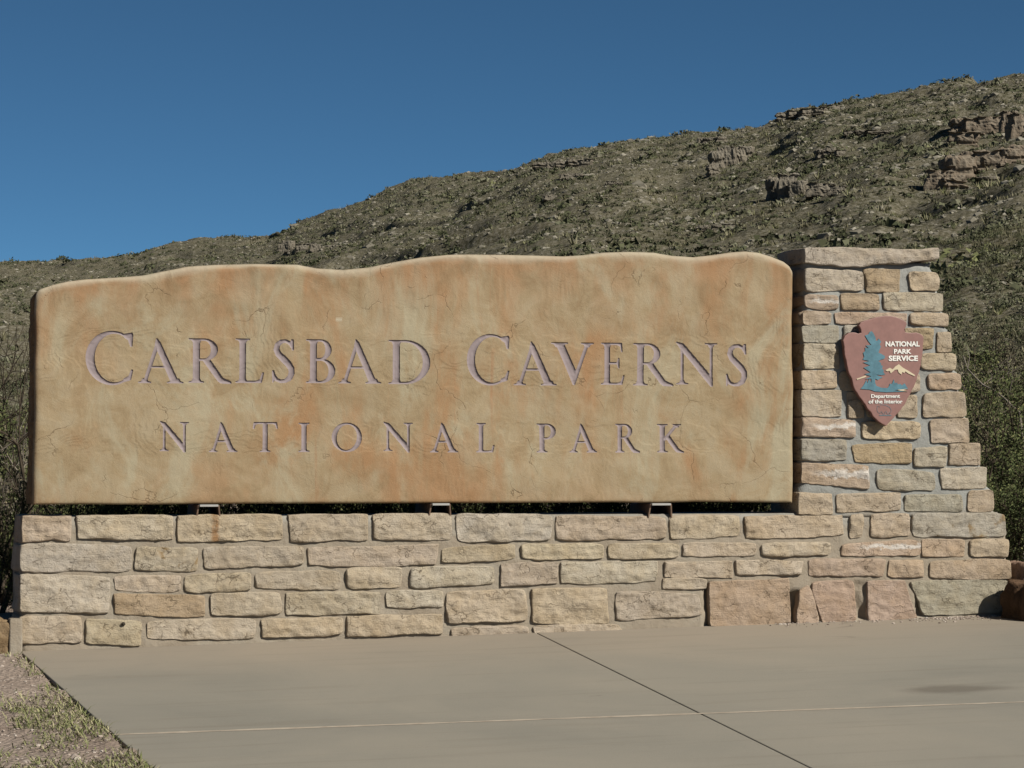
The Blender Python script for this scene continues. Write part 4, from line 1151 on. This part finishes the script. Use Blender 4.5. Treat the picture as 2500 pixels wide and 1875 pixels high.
# ------------------------------------------------------------------ limestone outcrops on the hillside
def rock_block(seed, sx, sy, sz, n=7, crag=0.10, bedded=False):
    """a jointed block: a cube sphere squared off, cracked and roughened"""
    bm = bmesh.new()
    bmesh.ops.create_cube(bm, size=2.0)
    bmesh.ops.subdivide_edges(bm, edges=bm.edges[:], cuts=n, use_grid_fill=True)
    me = bpy.data.meshes.new('block'); bm.to_mesh(me); bm.free()
    co = np.empty(len(me.vertices) * 3, np.float32); me.vertices.foreach_get('co', co); co = co.reshape(-1, 3).astype(float)
    l6 = (np.abs(co) ** 14).sum(1) ** (1 / 14.0)
    co = co / l6[:, None]
    nrm = co / np.linalg.norm(co, axis=1, keepdims=True)
    q = fbm(co[:, 0] * 1.6 + seed, co[:, 1] * 1.6, co[:, 2] * 0.9, 4, 111)
    q2 = np.floor(fbm(co[:, 0] * 2.6 + seed * 2, co[:, 1] * 2.6, co[:, 2] * 1.1, 2, 112) * 4) / 4
    co = co + nrm * (crag * 1.2 * q + crag * 1.3 * q2)[:, None]
    if bedded:      # strata: every bed steps in or out a little
        lay = np.floor((co[:, 2] + 1) * 2.6 + 0.35 * vnoise(co[:, 0] * 1.3 + seed, co[:, 1] * 1.3, 0, 7)).astype(int)
        hs = np.random.default_rng(int(seed * 10)).uniform(-.16, .12, 12)[np.clip(lay, 0, 11)]
        co[:, :2] *= (1 + hs)[:, None]
    co = co * np.array([sx, sy, sz])
    me.vertices.foreach_set('co', co.astype(np.float32).ravel())
    me.update()
    return me
BLOCKS = [rock_block(s, 1, 1, 1, 11, 0.12, True) for s in (1.3, 4.1, 7.7, 9.2, 12.6, 15.1)]
def outcrop(blocks, label, seed, mat='cliff'):
    """blocks: (x, y top, y bottom, width) measured in the photograph; each becomes a block standing on the slope"""
    rr = random.Random(seed)
    pts = []
    for (x, y0, y1, w) in blocks:
        p, r = hill_pt(x, y1)
        pts.append((p, r, x, y0, y1, w))
    base = np.mean([p[0] for p in pts], axis=0)
    root = empty('rock_outcrop', tuple(base), label=label, category='outcrop', group='limestone outcrops on the hillside')
    for p, r, x, y0, y1, w in pts:
        mpp = r / F_PX
        h = (y1 - y0) * mpp; ww = w * mpp
        me = BLOCKS[rr.randrange(6)]
        o = link('block', me, None, root)
        if not me.materials: me.materials.append(M['cliff'])
        o.material_slots[0].link = 'OBJECT'; o.material_slots[0].material = M[mat]
        o.location = Vector(p) - Vector(base) + Vector((0, ww * 0.35, h * 0.30))
        o.scale = (ww * rr.uniform(.62, .85), max(ww * 0.7, h * .5) * rr.uniform(.8, 1.2), h * rr.uniform(.50, .66))
        o.rotation_euler = (rr.uniform(-.06, .06), rr.uniform(-.06, .06), -YAW + rr.uniform(-.35, .35))
outcrop([(2352, 285, 322, 34), (2385, 282, 326, 40), (2425, 284, 320, 44), (2468, 272, 316, 30), (2494, 278, 330, 34), (2362, 318, 352, 44)], 'tall reddish cliff high on the slope at the right edge of the picture', 1, 'cliff_red')
outcrop([(2300, 408, 456, 46), (2345, 372, 440, 44), (2385, 366, 420, 40), (2425, 362, 410, 46), (2470, 356, 400, 44), (2505, 350, 398, 40), (2330, 430, 458, 40)], 'long stepped cliff band below the tall reddish cliff', 2, 'cliff_red')
outcrop([(1896, 432, 482, 26), (1925, 424, 476, 34), (1952, 434, 474, 26)], 'square topped pale outcrop above the pillar with a dark shadowed side', 3)
outcrop([(1752, 366, 408, 24), (1780, 352, 404, 28), (1806, 350, 398, 26), (1826, 356, 384, 22), (1742, 398, 426, 20)], 'ragged grey crag below the skyline above the right end of the sign', 4)
outcrop([(1915, 274, 292, 26), (1945, 268, 286, 30), (1975, 264, 282, 30), (2005, 260, 278, 28), (2035, 256, 272, 26)], 'thin ledge of dark rocks on the skyline step above the pillar', 5)
outcrop([(1325, 396, 412, 26), (1352, 394, 410, 22), (1376, 392, 408, 24), (1405, 388, 406, 26), (1432, 388, 404, 24)], 'row of pale square blocks just under the skyline left of centre', 6)
outcrop([(1388, 420, 436, 24), (1415, 422, 436, 18)], 'two pale blocks below the row of square blocks', 7)
outcrop([(2010, 362, 384, 22), (2030, 360, 380, 24), (2052, 364, 380, 20)], 'small dark split outcrop midway up the slope above the pillar', 8)
outcrop([(2078, 318, 330, 22), (2105, 318, 328, 26), (2140, 318, 327, 34), (2170, 318, 327, 26)], 'low grey ledge of slabs on the upper slope right of the pillar', 9)
outcrop([(1718, 548, 566, 24), (1752, 546, 560, 18), (1785, 546, 560, 18)], 'low dark broken rocks just above the right end of the sign', 10)
outcrop([(1492, 442, 452, 14), (1512, 444, 452, 12)], 'pair of small reddish rocks in the middle of the slope', 11)
outcrop([(690, 590, 612, 14), (706, 586, 610, 16), (740, 592, 614, 22), (770, 592, 612, 16)], 'dark rocks on the nose of the left spur', 12)
outcrop([(1715, 336, 350, 16), (1735, 334, 348, 18), (1760, 332, 346, 16)], 'small rocks on the skyline right of centre', 13)
outcrop([(2010, 445, 475, 40), (2050, 452, 472, 26)], 'dark overhanging rock right of the square topped outcrop', 14)
outcrop([(2415, 428, 446, 34)], 'single pale boulder on the slope below the cliff band', 15)
outcrop([(1345, 474, 488, 22)], 'single pale boulder in the middle of the slope', 16)

# ------------------------------------------------------------------ scrub, grass and rubble covering the slope (uncountable: one mesh of each)
rg = np.random.default_rng(7)
def scatter(n, seed, power=1.0):
    g = np.random.default_rng(seed)
    n2 = int(n * .22)              # the cover thins out well beyond the frame
    az = np.concatenate([g.uniform(az_of(-260), az_of(2760), n - n2), np.where(g.uniform(0, 1, n2) < .5, az_of(-260) - g.uniform(0, 1, n2) ** 1.4 * .26, az_of(2760) + g.uniform(0, 1, n2) ** 1.4 * .26)])
    Rr = np.interp(az, RD_A, RD_R)
    r = np.sqrt(g.uniform(0, 1, n) ** power * (Rr ** 2 - (R0 + 6) ** 2) + (R0 + 6) ** 2)
    return az, r
def proto_shrub(seed, nt, up=0.75, size=0.22):
    g = np.random.default_rng(seed)
    d = g.normal(size=(nt, 3)); d /= np.linalg.norm(d, axis=1, keepdims=True); d[:, 2] = np.abs(d[:, 2])
    lump = 0.75 + 0.35 * vnoise(d[:, 0] * 2.2 + seed, d[:, 1] * 2.2, d[:, 2] * 2.2, 5)
    c = d * (g.uniform(0.45, 1.0, nt) * lump)[:, None] * np.array([1, 1, up])
    a = g.normal(size=(nt, 3)); a /= np.linalg.norm(a, axis=1, keepdims=True)
    b = np.cross(a, d); b /= np.linalg.norm(b, axis=1, keepdims=True) + 1e-9
    s = size * g.uniform(.6, 1.3, (nt, 1))
    T = np.stack([c + a * s, c - a * s * .5 + b * s * .7, c - a * s * .5 - b * s * .7], 1)
    return T.reshape(-1, 3), np.repeat(g.uniform(-.16, .16, nt), 3)
def proto_tuft(seed, nt, wd=.075):
    g = np.random.default_rng(seed)
    an = g.uniform(0, 2 * math.pi, nt); le = g.uniform(.25, .8, nt)
    base = np.stack([np.cos(an) * .12, np.sin(an) * .12, np.zeros(nt)], 1)
    tip = np.stack([np.cos(an) * le, np.sin(an) * le, g.uniform(.3, .8, nt)], 1)
    side = np.stack([-np.sin(an), np.cos(an), np.zeros(nt)], 1) * wd
    T = np.stack([base + side, base - side, tip], 1)
    return T.reshape(-1, 3), np.repeat(g.uniform(-.15, .15, nt), 3)
ICO = None
def proto_rock(seed):
    bm = bmesh.new(); bmesh.ops.create_icosphere(bm, subdivisions=1, radius=1.0)
    g = np.random.default_rng(seed)
    V_ = np.array([v.co[:] for v in bm.verts]); F_ = np.array([[v.index for v in f.verts] for f in bm.faces])
    bm.free()
    V_ = V_ * g.uniform(.65, 1.15, (len(V_), 1)) * np.array([1.1, .9, .6])
    T = V_[F_].reshape(-1, 3)
    return T, np.repeat(g.uniform(-.1, .1, len(F_)), 3)
def stuff(name, protos, az, r, scale, tint, mat, label, sink=0.08, smooth=False, aspect=None):
    z = hill_z(az, r)
    g = np.random.default_rng(len(az))
    pid = g.integers(0, len(protos), len(az)); rot = g.uniform(0, 2 * math.pi, len(az))
    Vv, Tt = [], []
    for k, (T, dt_) in enumerate(protos):
        m = np.where(pid == k)[0]
        c, s = np.cos(rot[m]), np.sin(rot[m])
        x = T[None, :, 0] * c[:, None] - T[None, :, 1] * s[:, None]
        y = T[None, :, 0] * s[:, None] + T[None, :, 1] * c[:, None]
        zz = np.repeat(T[None, :, 2], len(m), 0)
        if aspect is not None: zz = zz * aspect[m][:, None]
        P = np.stack([x, y, zz], -1) * scale[m][:, None, None]
        P[..., 0] += (CAM.x + r[m] * np.sin(az[m]))[:, None]; P[..., 1] += (CAM.y + r[m] * np.cos(az[m]))[:, None]
        P[..., 2] += (z[m] - sink * scale[m])[:, None]
        Vv.append(P.reshape(-1, 3)); Tt.append(np.clip(tint[m][:, None] + dt_[None, :], 0, 1).ravel())
    V_ = np.concatenate(Vv); me = np_mesh(name, V_, [np.arange(len(V_)).reshape(-1, 3)], smooth)
    tint_attr(me, np.concatenate(Tt))
    return link(name, me, mat, kind='stuff', label=label)
def clump(az, r, s, seed):
    X, Y = r * np.sin(az), r * np.cos(az)
    return fbm(X / s, Y / s, 0, 3, seed)
# dark and olive shrubs
az, r = scatter(25000, 31, 0.92)
keep = clump(az, r, 9, 121) + rg.uniform(-.7, .7, len(az)) > -0.35
az, r = az[keep], r[keep]
sc = np.exp(rg.normal(-1.20, 0.48, len(az))) * (1 + .18 * clump(az, r, 30, 122)) * (0.9 + .25 * sstep(120, 350, r))
tn = np.clip(rg.beta(1.4, 1.6, len(az)) * .75 + .10 + .15 * clump(az, r, 40, 123), 0, 1)
stuff('hillside_scrub', [proto_shrub(s, 34, rg.uniform(.6, .95)) for s in range(1, 9)], az, r, sc, tn, M['scrub'], 'olive and grey green desert scrub covering the hillside', aspect=rg.uniform(.7, 1.25, len(az)))
# pale grass and small agave tufts
az, r = scatter(30000, 33, 0.95)
keep = clump(az, r, 12, 124) + rg.uniform(-.8, .8, len(az)) > -0.2
az, r = az[keep], r[keep]
sc = np.exp(rg.normal(-1.35, 0.35, len(az))) * (0.55 + .55 * sstep(40, 130, r))
tn = np.clip(rg.beta(2, 1.6, len(az)), 0, 1)
stuff('hillside_grass', [proto_tuft(s, 12) for s in range(1, 6)], az, r, sc, tn, M['drygrass'], 'dry tan grass tufts between the hillside scrub')
# finer growth on the near foot of the slope
g2 = np.random.default_rng(47)
nn = 9000
az = g2.uniform(az_of(2150), az_of(2950), nn); r = np.sqrt(g2.uniform((R0 + 1) ** 2, 95 ** 2, nn))
a2 = g2.uniform(az_of(-420), az_of(220), 5000); r2 = np.sqrt(g2.uniform((R0 + 1) ** 2, 110 ** 2, 5000))
az, r = np.concatenate([az, a2]), np.concatenate([r, r2])
keep = clump(az, r, 5, 126) + g2.uniform(-.8, .8, len(az)) > -0.2
az, r = az[keep], r[keep]
stuff('slope_grass', [proto_tuft(s, 22, .035) for s in range(21, 27)], az, r, np.exp(g2.normal(-1.65, .35, len(az))), np.clip(g2.beta(1.5, 2.0, len(az)), 0, 1), M['drygrass'], 'fine brown grass on the near foot of the slope')
nn = 1500
az = np.concatenate([g2.uniform(az_of(2150), az_of(2950), nn), g2.uniform(az_of(-420), az_of(220), 700)]); r = np.sqrt(g2.uniform((R0 + 1) ** 2, 95 ** 2, len(az)))
stuff('slope_scrub', [proto_shrub(s, 170, .8, .075) for s in range(31, 37)], az, r, np.exp(g2.normal(-1.25, .45, len(az))), np.clip(g2.beta(1.3, 1.7, len(az)), 0, 1), M['scrub'], 'small dark shrubs on the near foot of the slope')
# broken limestone
az, r = scatter(44000, 35, 0.85)
keep = (clump(az, r, 11, 125) + rg.uniform(-.8, .8, len(az)) > -0.15)
az, r = az[keep], r[keep]
sc = np.exp(rg.normal(-1.95, 0.50, len(az))) * (0.45 + .6 * sstep(40, 150, r))
tn = np.clip(rg.beta(1.6, 1.8, len(az)), 0, 1)
stuff('hillside_rubble', [proto_rock(s) for s in range(1, 8)], az, r, sc, tn, M['rubble'], 'broken grey limestone strewn over the hillside', sink=.2)
# ------------------------------------------------------------------ shrubs near the wall
def shrub_proto(name, seed, nstem, n_twig, n_leaf, leaf, leaf_mat, spread=0.75, droop=0.0, bark='bark'):
    """unit shrub, one metre tall: woody stems that fork, and leaves along the outer twigs"""
    rr = random.Random(seed); g = np.random.default_rng(seed)
    paths, tips = [], []
    def grow(p, d, length, rad, level):
        n = 5
        pts = [p.copy()]; q = p.copy(); dd = d.copy()
        for i in range(n):
            dd = dd + g.normal(size=3) * 0.16 + np.array([0, 0, 0.05 - droop])
            dd /= np.linalg.norm(dd)
            q = q + dd * length / n
            pts.append(q.copy())
        paths.append((np.array(pts), np.linspace(rad, rad * .45, n + 1)))
        if level == 2:
            tips.append(np.array(pts)); return
        for k in range(n_twig if level == 1 else 5):
            i = rr.randint(1, n); a = g.normal(size=3); a /= np.linalg.norm(a)
            nd = dd * .55 + a * .7 + np.array([0, 0, .22]); nd /= np.linalg.norm(nd)
            grow(pts[i], nd, length * rr.uniform(.38, .62), rad * .45, level + 1)
    for s in range(nstem):
        an = 2 * math.pi * s / nstem + rr.uniform(-.4, .4); ti = rr.uniform(.15, spread)
        d = np.array([math.cos(an) * math.sin(ti), math.sin(an) * math.sin(ti), math.cos(ti)])
        grow(np.array([math.cos(an) * .03, math.sin(an) * .03, -.03]), d, rr.uniform(.55, .8), .014, 0)
    vt, ft = tube_mesh(paths, 3)
    root = empty(name)
    st = link('stems', np_mesh('stems', vt, [ft]), M[bark], root)
    if n_leaf:
        P = np.concatenate([t[1:] for t in tips])
        k = g.integers(0, len(P), n_leaf)
        c = P[k] + g.normal(size=(n_leaf, 3)) * 0.022
        a = g.normal(size=(n_leaf, 3)); a[:, 2] += .4; a /= np.linalg.norm(a, axis=1, keepdims=True)
        b = np.cross(a, g.normal(size=(n_leaf, 3))); b /= np.linalg.norm(b, axis=1, keepdims=True) + 1e-9
        s = leaf * g.uniform(.5, 1.3, (n_leaf, 1))
        T = np.stack([c, c + a * s * .55 + b * s * .30, c + a * s, c + a * s * .55 - b * s * .30], 1)
        me = np_mesh('foliage', T.reshape(-1, 3), [np.arange(n_leaf * 4).reshape(-1, 4)], False)
        tv = np.clip(g.beta(1.6, 1.8, n_leaf) + .25 * fbm(c[:, 0] * 5, c[:, 1] * 5, c[:, 2] * 5, 2, seed), 0, 1)
        tint_attr(me, np.repeat(tv, 4))
        link('foliage', me, M[leaf_mat], root)
    return root
CREO = shrub_proto('creosote_bush', 11, 9, 9, 20000, 0.020, 'leaf', .8)
CREO2 = shrub_proto('creosote_bush', 12, 11, 9, 22000, 0.019, 'leaf', 1.0)
SAGE = shrub_proto('sage_bush', 13, 13, 9, 9000, 0.019, 'leafgrey', 1.0)
BARE = shrub_proto('bare_shrub', 14, 7, 6, 0, 0.04, 'leaf', .7)
DEAD = shrub_proto('dry_shrub', 15, 9, 7, 1200, 0.024, 'leafgrey', .8, bark='twig')
used = set()
def place(proto, px, r, h, label, cat='bush', group='desert bushes around the wall', wide=1.0, yaw=None, zoff=0.0):
    d = ray(px, 1130); az = math.atan2(d.x, d.y)
    x, y = CAM.x + r * math.sin(az), CAM.y + r * math.cos(az)
    z = float(hill_z(az, r)) if r > R0 + 1 else float(ground_z(x, y))
    if proto.name in used: o = copy_tree(proto)
    else: o = proto; used.add(proto.name)
    o.location = (x, y, z - 0.02 + zoff)
    o.rotation_euler = (0, 0, random.Random(px * 7 + int(r * 10)).uniform(0, 6.28) if yaw is None else yaw)
    o.scale = (h * wide, h * wide, h)
    o['label'] = label; o['category'] = cat; o['group'] = group
    return o
random.seed(3)
# right of the pillar
place(CREO2, 2440, 19.2, .95, 'dense dark green bush rising right behind the foot of the pillar', wide=1.1)
place(CREO, 2500, 20.5, 1.25, 'dark green bush at the right edge behind the wall end', wide=1.1)
place(SAGE, 2420, 21.5, 1.35, 'brownish twiggy bush behind the lower steps of the pillar', wide=.9)
place(CREO, 2365, 24.0, 1.35, 'tall dark green bush close behind the middle of the pillar', wide=.8)
place(CREO2, 2470, 25.5, 1.5, 'tall dark green bush behind the white dead branch', wide=.85)
place(SAGE, 2420, 28.5, 1.6, 'grey green bush between the two tall dark bushes', wide=.75)
place(DEAD, 2500, 30.5, 1.6, 'pale dry twiggy bush at the right edge of the picture', wide=.8)
place(SAGE, 2330, 33.0, 1.2, 'grey twiggy bush behind the pillar shoulder', wide=1.0)
place(CREO, 2440, 36.0, 1.6, 'low dark bush on the first rise of the slope', wide=1.2)
place(DEAD, 2385, 40.0, 1.5, 'dry grey bush on the slope above the pillar shoulder', wide=1.0)
place(SAGE, 2480, 43.0, 1.7, 'grey bush on the slope at the right edge above the others', wide=1.0)
# left of the wall
place(CREO2, 18, 18.3, .80, 'dark green bush at the left end of the wall', wide=1.1)
place(CREO, 60, 20.0, 1.15, 'mid green bush behind the lower left corner of the sign', wide=.9)
place(DEAD, 10, 19.0, 1.45, 'dry bush with pale twigs at the left edge of the picture', wide=.7)
place(BARE, -15, 17.6, 1.65, 'bare dark branched shrub reaching in from the left edge', wide=.75)
place(BARE, 40, 22.5, 1.85, 'bare reddish brown shrub behind the left edge of the sign', wide=.6)
place(SAGE, 30, 26.0, 1.2, 'grey green bush further back on the left', wide=1.1)
place(CREO, -60, 21.0, 1.3, 'green bush just outside the left edge', wide=1.0)
# behind the sign, glimpsed through the gap above the masonry
GAP = ((110, CREO2), (250, CREO), (390, CREO2), (530, SAGE), (670, CREO2), (810, CREO), (950, CREO2), (1090, CREO), (1230, SAGE), (1370, CREO2), (1510, CREO), (1650, CREO2), (1790, CREO2), (1910, CREO))
ORD = ('first', 'second', 'third', 'fourth', 'fifth', 'sixth', 'seventh', 'eighth', 'ninth', 'tenth', 'eleventh', 'twelfth', 'thirteenth', 'fourteenth')
for i, (px, pr) in enumerate(GAP):
    d = ray(px, 1130); r = (CAM.y * -1 + 1.25 + .25 * (i % 2)) / d.y * math.hypot(d.x, d.y)
    place(pr, px, r, .95 + .06 * (i % 3), 'shaded bush seen through the gap under the sign, %s from the left' % ORD[i], wide=.66)
for i in range(12):
    place((CREO, CREO2, SAGE)[i % 3], 130 + i * 160, 21.2 + .7 * (i % 3) + i * .12, 1.15 + .1 * (i % 2), 'green bush deep behind the sign, seen small through the gap, %s from the left' % ORD[i], group='bushes deep behind the sign', wide=1.15)
# weathered dead branch
bp_ = []
for x, y, rr_ in ((2352, 868, 23.2), (2362, 900, 23.0), (2380, 920, 22.9), (2400, 940, 22.8), (2430, 955, 22.6), (2455, 975, 22.5), (2472, 992, 22.4), (2488, 1006, 22.3), (2500, 1090, 22.3), (2496, 1250, 22.3), (2500, 1420, 22.3)):
    d = ray(x, y); k = rr_ / math.hypot(d.x, d.y); p = CAM + d * k; bp_.append((p.x, p.y, p.z))
tw = [bp_[1], tuple(np.array(bp_[1]) + (0.02, 0, .10)), tuple(np.array(bp_[1]) + (0.0, .02, .2))]
tw2 = [bp_[3], tuple(np.array(bp_[3]) + (0.08, 0, .06)), tuple(np.array(bp_[3]) + (0.12, .02, .16))]
vt, ft = tube_mesh([(bp_, np.linspace(.004, .013, len(bp_))), (tw, [.004, .003, .002]), (tw2, [.004, .003, .002])], 6)
link('dead_branch', np_mesh('dead_branch', vt, [ft]), M['twig'], label='thin bleached dead branch slanting among the bushes right of the pillar', category='branch')
# prickly pear behind the steps of the pillar
def pear(px, r, s, label, seed):
    d = ray(px, 1130); az = math.atan2(d.x, d.y)
    x, y = CAM.x + r * math.sin(az), CAM.y + r * math.cos(az)
    root = empty('prickly_pear', (x, y, float(ground_z(x, y))), label=label, category='cactus', group='prickly pears behind the pillar')
    rr = random.Random(seed)
    pads = [((0, 0, .09 * s), 0.0)]
    for lev in range(3):
        for (c, tilt) in list(pads)[-4:]:
            for k in range(2):
                t2 = tilt + rr.uniform(-.8, .8)
                pads.append(((c[0] + math.sin(t2) * .17 * s, c[1] + rr.uniform(-.06, .06) * s, c[2] + math.cos(t2) * .17 * s), t2))
    me = None
    for c, t_ in pads:
        if me is None:
            bm = bmesh.new(); bmesh.ops.create_uvsphere(bm, u_segments=14, v_segments=9, radius=1.0)
            me = bpy.data.meshes.new('pad'); bm.to_mesh(me); bm.free()
            for p in me.polygons: p.use_smooth = True
        o = link('pad', me, M['cactus'], root)
        o.location = c; o.scale = (.075 * s, .016 * s, .105 * s); o.rotation_euler = (rr.uniform(-.2, .2), t_, rr.uniform(-.6, .6))
pear(2436, 20.3, 0.9, 'yellow green prickly pear beside the lower steps of the pillar', 5)

# ------------------------------------------------------------------ boulders and loose stones at the ends of the wall
def boulder(name, loc, size, col, label, seed, cat='boulder', rot=0.3):
    me = rock_block(seed, size[0], size[1], size[2], 14, 0.10)
    for p in me.polygons: p.use_smooth = True
    o = link(name, me, M['boulder'], label=label, category=cat)
    o.location = loc; o.rotation_euler = (0.05, 0.04, rot); o.color = col + (1,)
    return o
def ground_pt(x, y): 
    a = on_paving(x, y); return a[0], a[1]
bx, by = ground_pt(2520, 1512)
boulder('boulder', (bx + .06, by + .02, pave_z(bx, by) + .10), (.165, .16, .125), (0.17, 0.105, 0.065), 'dark brown boulder on the paving at the right end of the wall', 3.3)
X_, Z_ = on_wall(2492, 1398, 0.1)
boulder('boulder', (X_ + .06, .14, Z_ - .035), (.135, .12, .095), (0.42, 0.285, 0.215), 'pinkish stone lying against the right end of the wall', 8.4)
X_, Z_ = on_wall(12, 1550, 0.02)
boulder('kerb_stone', (X_ - .06, .03, Z_ - .02), (.13, .09, .105), (0.36, 0.26, 0.16), 'ochre kerb stone in grey mortar left of the wall', 5.9, 'stone', 0.0)
cx_, cz_ = on_wall(36, 1550, 0.0)
me = rock_block(6.6, .036, .07, .112, 10, .006)
o = link('mortar_fillet', me, M['mortar'], label='grey mortar fillet between the kerb stone and the wall', category='mortar'); o.location = (cx_ + .002, .0, cz_ - .02)
# rubble along the foot of the wall
def pebbles(name, P, S, tint, mat, label, seed):
    g = np.random.default_rng(seed)
    protos = [proto_rock(s + 20) for s in range(6)]
    Vv, Tt = [], []
    pid = g.integers(0, 6, len(P)); rot = g.uniform(0, 6.28, len(P))
    for k in range(6):
        T, dt_ = protos[k]; m = np.where(pid == k)[0]
        c, s = np.cos(rot[m])[:, None], np.sin(rot[m])[:, None]
        Q = np.stack([T[None, :, 0] * c - T[None, :, 1] * s, T[None, :, 0] * s + T[None, :, 1] * c, np.repeat(T[None, :, 2], len(m), 0)], -1) * S[m][:, None, None] + P[m][:, None, :]
        Vv.append(Q.reshape(-1, 3)); Tt.append(np.clip(tint[m][:, None] + dt_[None, :], 0, 1).ravel())
    V_ = np.concatenate(Vv); me = np_mesh(name, V_, [np.arange(len(V_)).reshape(-1, 3)], False)
    tint_attr(me, np.concatenate(Tt))
    link(name, me, mat, kind='stuff', label=label)
g = np.random.default_rng(77)
n = 420
px_ = np.concatenate([g.uniform(1880, 2440, 150), g.normal(2340, 60, n - 150)])
P = []
for x in px_:
    yb = 1545 + (x - 1320) * (1506 - 1548) / (2400 - 1320)
    a = on_paving(x, yb + abs(g.normal(0, 5)) - 1)
    P.append((a[0], min(a[1], -0.012), pave_z(a[0], min(a[1], -0.012)) + .002))
pebbles('loose_rubble', np.array(P), np.exp(g.normal(-5.25, .45, n)), g.uniform(0, .9, n), M['pebble'], 'crumbs of fallen stone along the foot of the wall', 78)
# gravel on the bare earth at lower left
n = 5200
gxp, gyp = g.uniform(-1.2, 2.6, n), g.uniform(-5.2, 0.1, n)
k = left_of_edge(gxp, gyp) > 0.02
gxp, gyp = gxp[k], gyp[k]
pebbles('gravel', np.stack([gxp, gyp, ground_z(gxp, gyp) + .001], -1), np.exp(g.normal(-5.05, .45, len(gxp))), g.beta(2, 2, len(gxp)), M['pebble'], 'loose pinkish gravel on the earth left of the paving', 79)
# grass: patches along the slab edge and at the lower left
n = 120000
gxp, gyp = g.uniform(-1.2, 2.9, n), g.uniform(-5.4, 0.1, n)
le = left_of_edge(gxp, gyp) / math.hypot(S1_[0] - P1[0], S1_[1] - P1[1])
pt = fbm(gxp * 1.5, gyp * 1.5, 0, 3, 133)
dens = sstep(-.45, .10, pt) * sstep(-1.5, -2.3, gyp) + .55 * (1 - sstep(.0, .16, le)) * sstep(-.1, .25, fbm(gxp * 3.2, gyp * 3.2, 0, 2, 134))
k = (le > .006) & (g.uniform(0, 1, n) < dens * .75)
gxp, gyp = gxp[k], gyp[k]
an = g.uniform(0, 6.28, len(gxp)); L_ = np.exp(g.normal(-3.1, .4, len(gxp))); ln = g.uniform(.3, 1.1, len(gxp))
B = np.stack([gxp, gyp, ground_z(gxp, gyp) - .003], -1)
T_ = B + np.stack([np.cos(an) * L_ * ln, np.sin(an) * L_ * ln, L_ * g.uniform(.15, .6, len(gxp))], -1)
Md = (B + T_) / 2 + np.stack([0 * an, 0 * an, L_ * .12], -1)
sd_ = np.stack([-np.sin(an), np.cos(an), 0 * an], -1) * .0026
V_ = np.stack([B - sd_, B + sd_, Md + sd_ * .8, Md - sd_ * .8, T_], 1)
i0 = np.arange(len(gxp))[:, None] * 5
me = np_mesh('sparse_grass', V_.reshape(-1, 3), [i0 + np.array([[0, 1, 2, 3]]), i0 + np.array([[3, 2, 4]])], False)
tint_attr(me, np.repeat(np.clip(g.beta(1.5, 1.5, len(gxp)) + .2 * pt[k], 0, 1), 5))
link('sparse_grass', me, M['greengrass'], kind='stuff', label='thin green and straw coloured grass beside the paving')
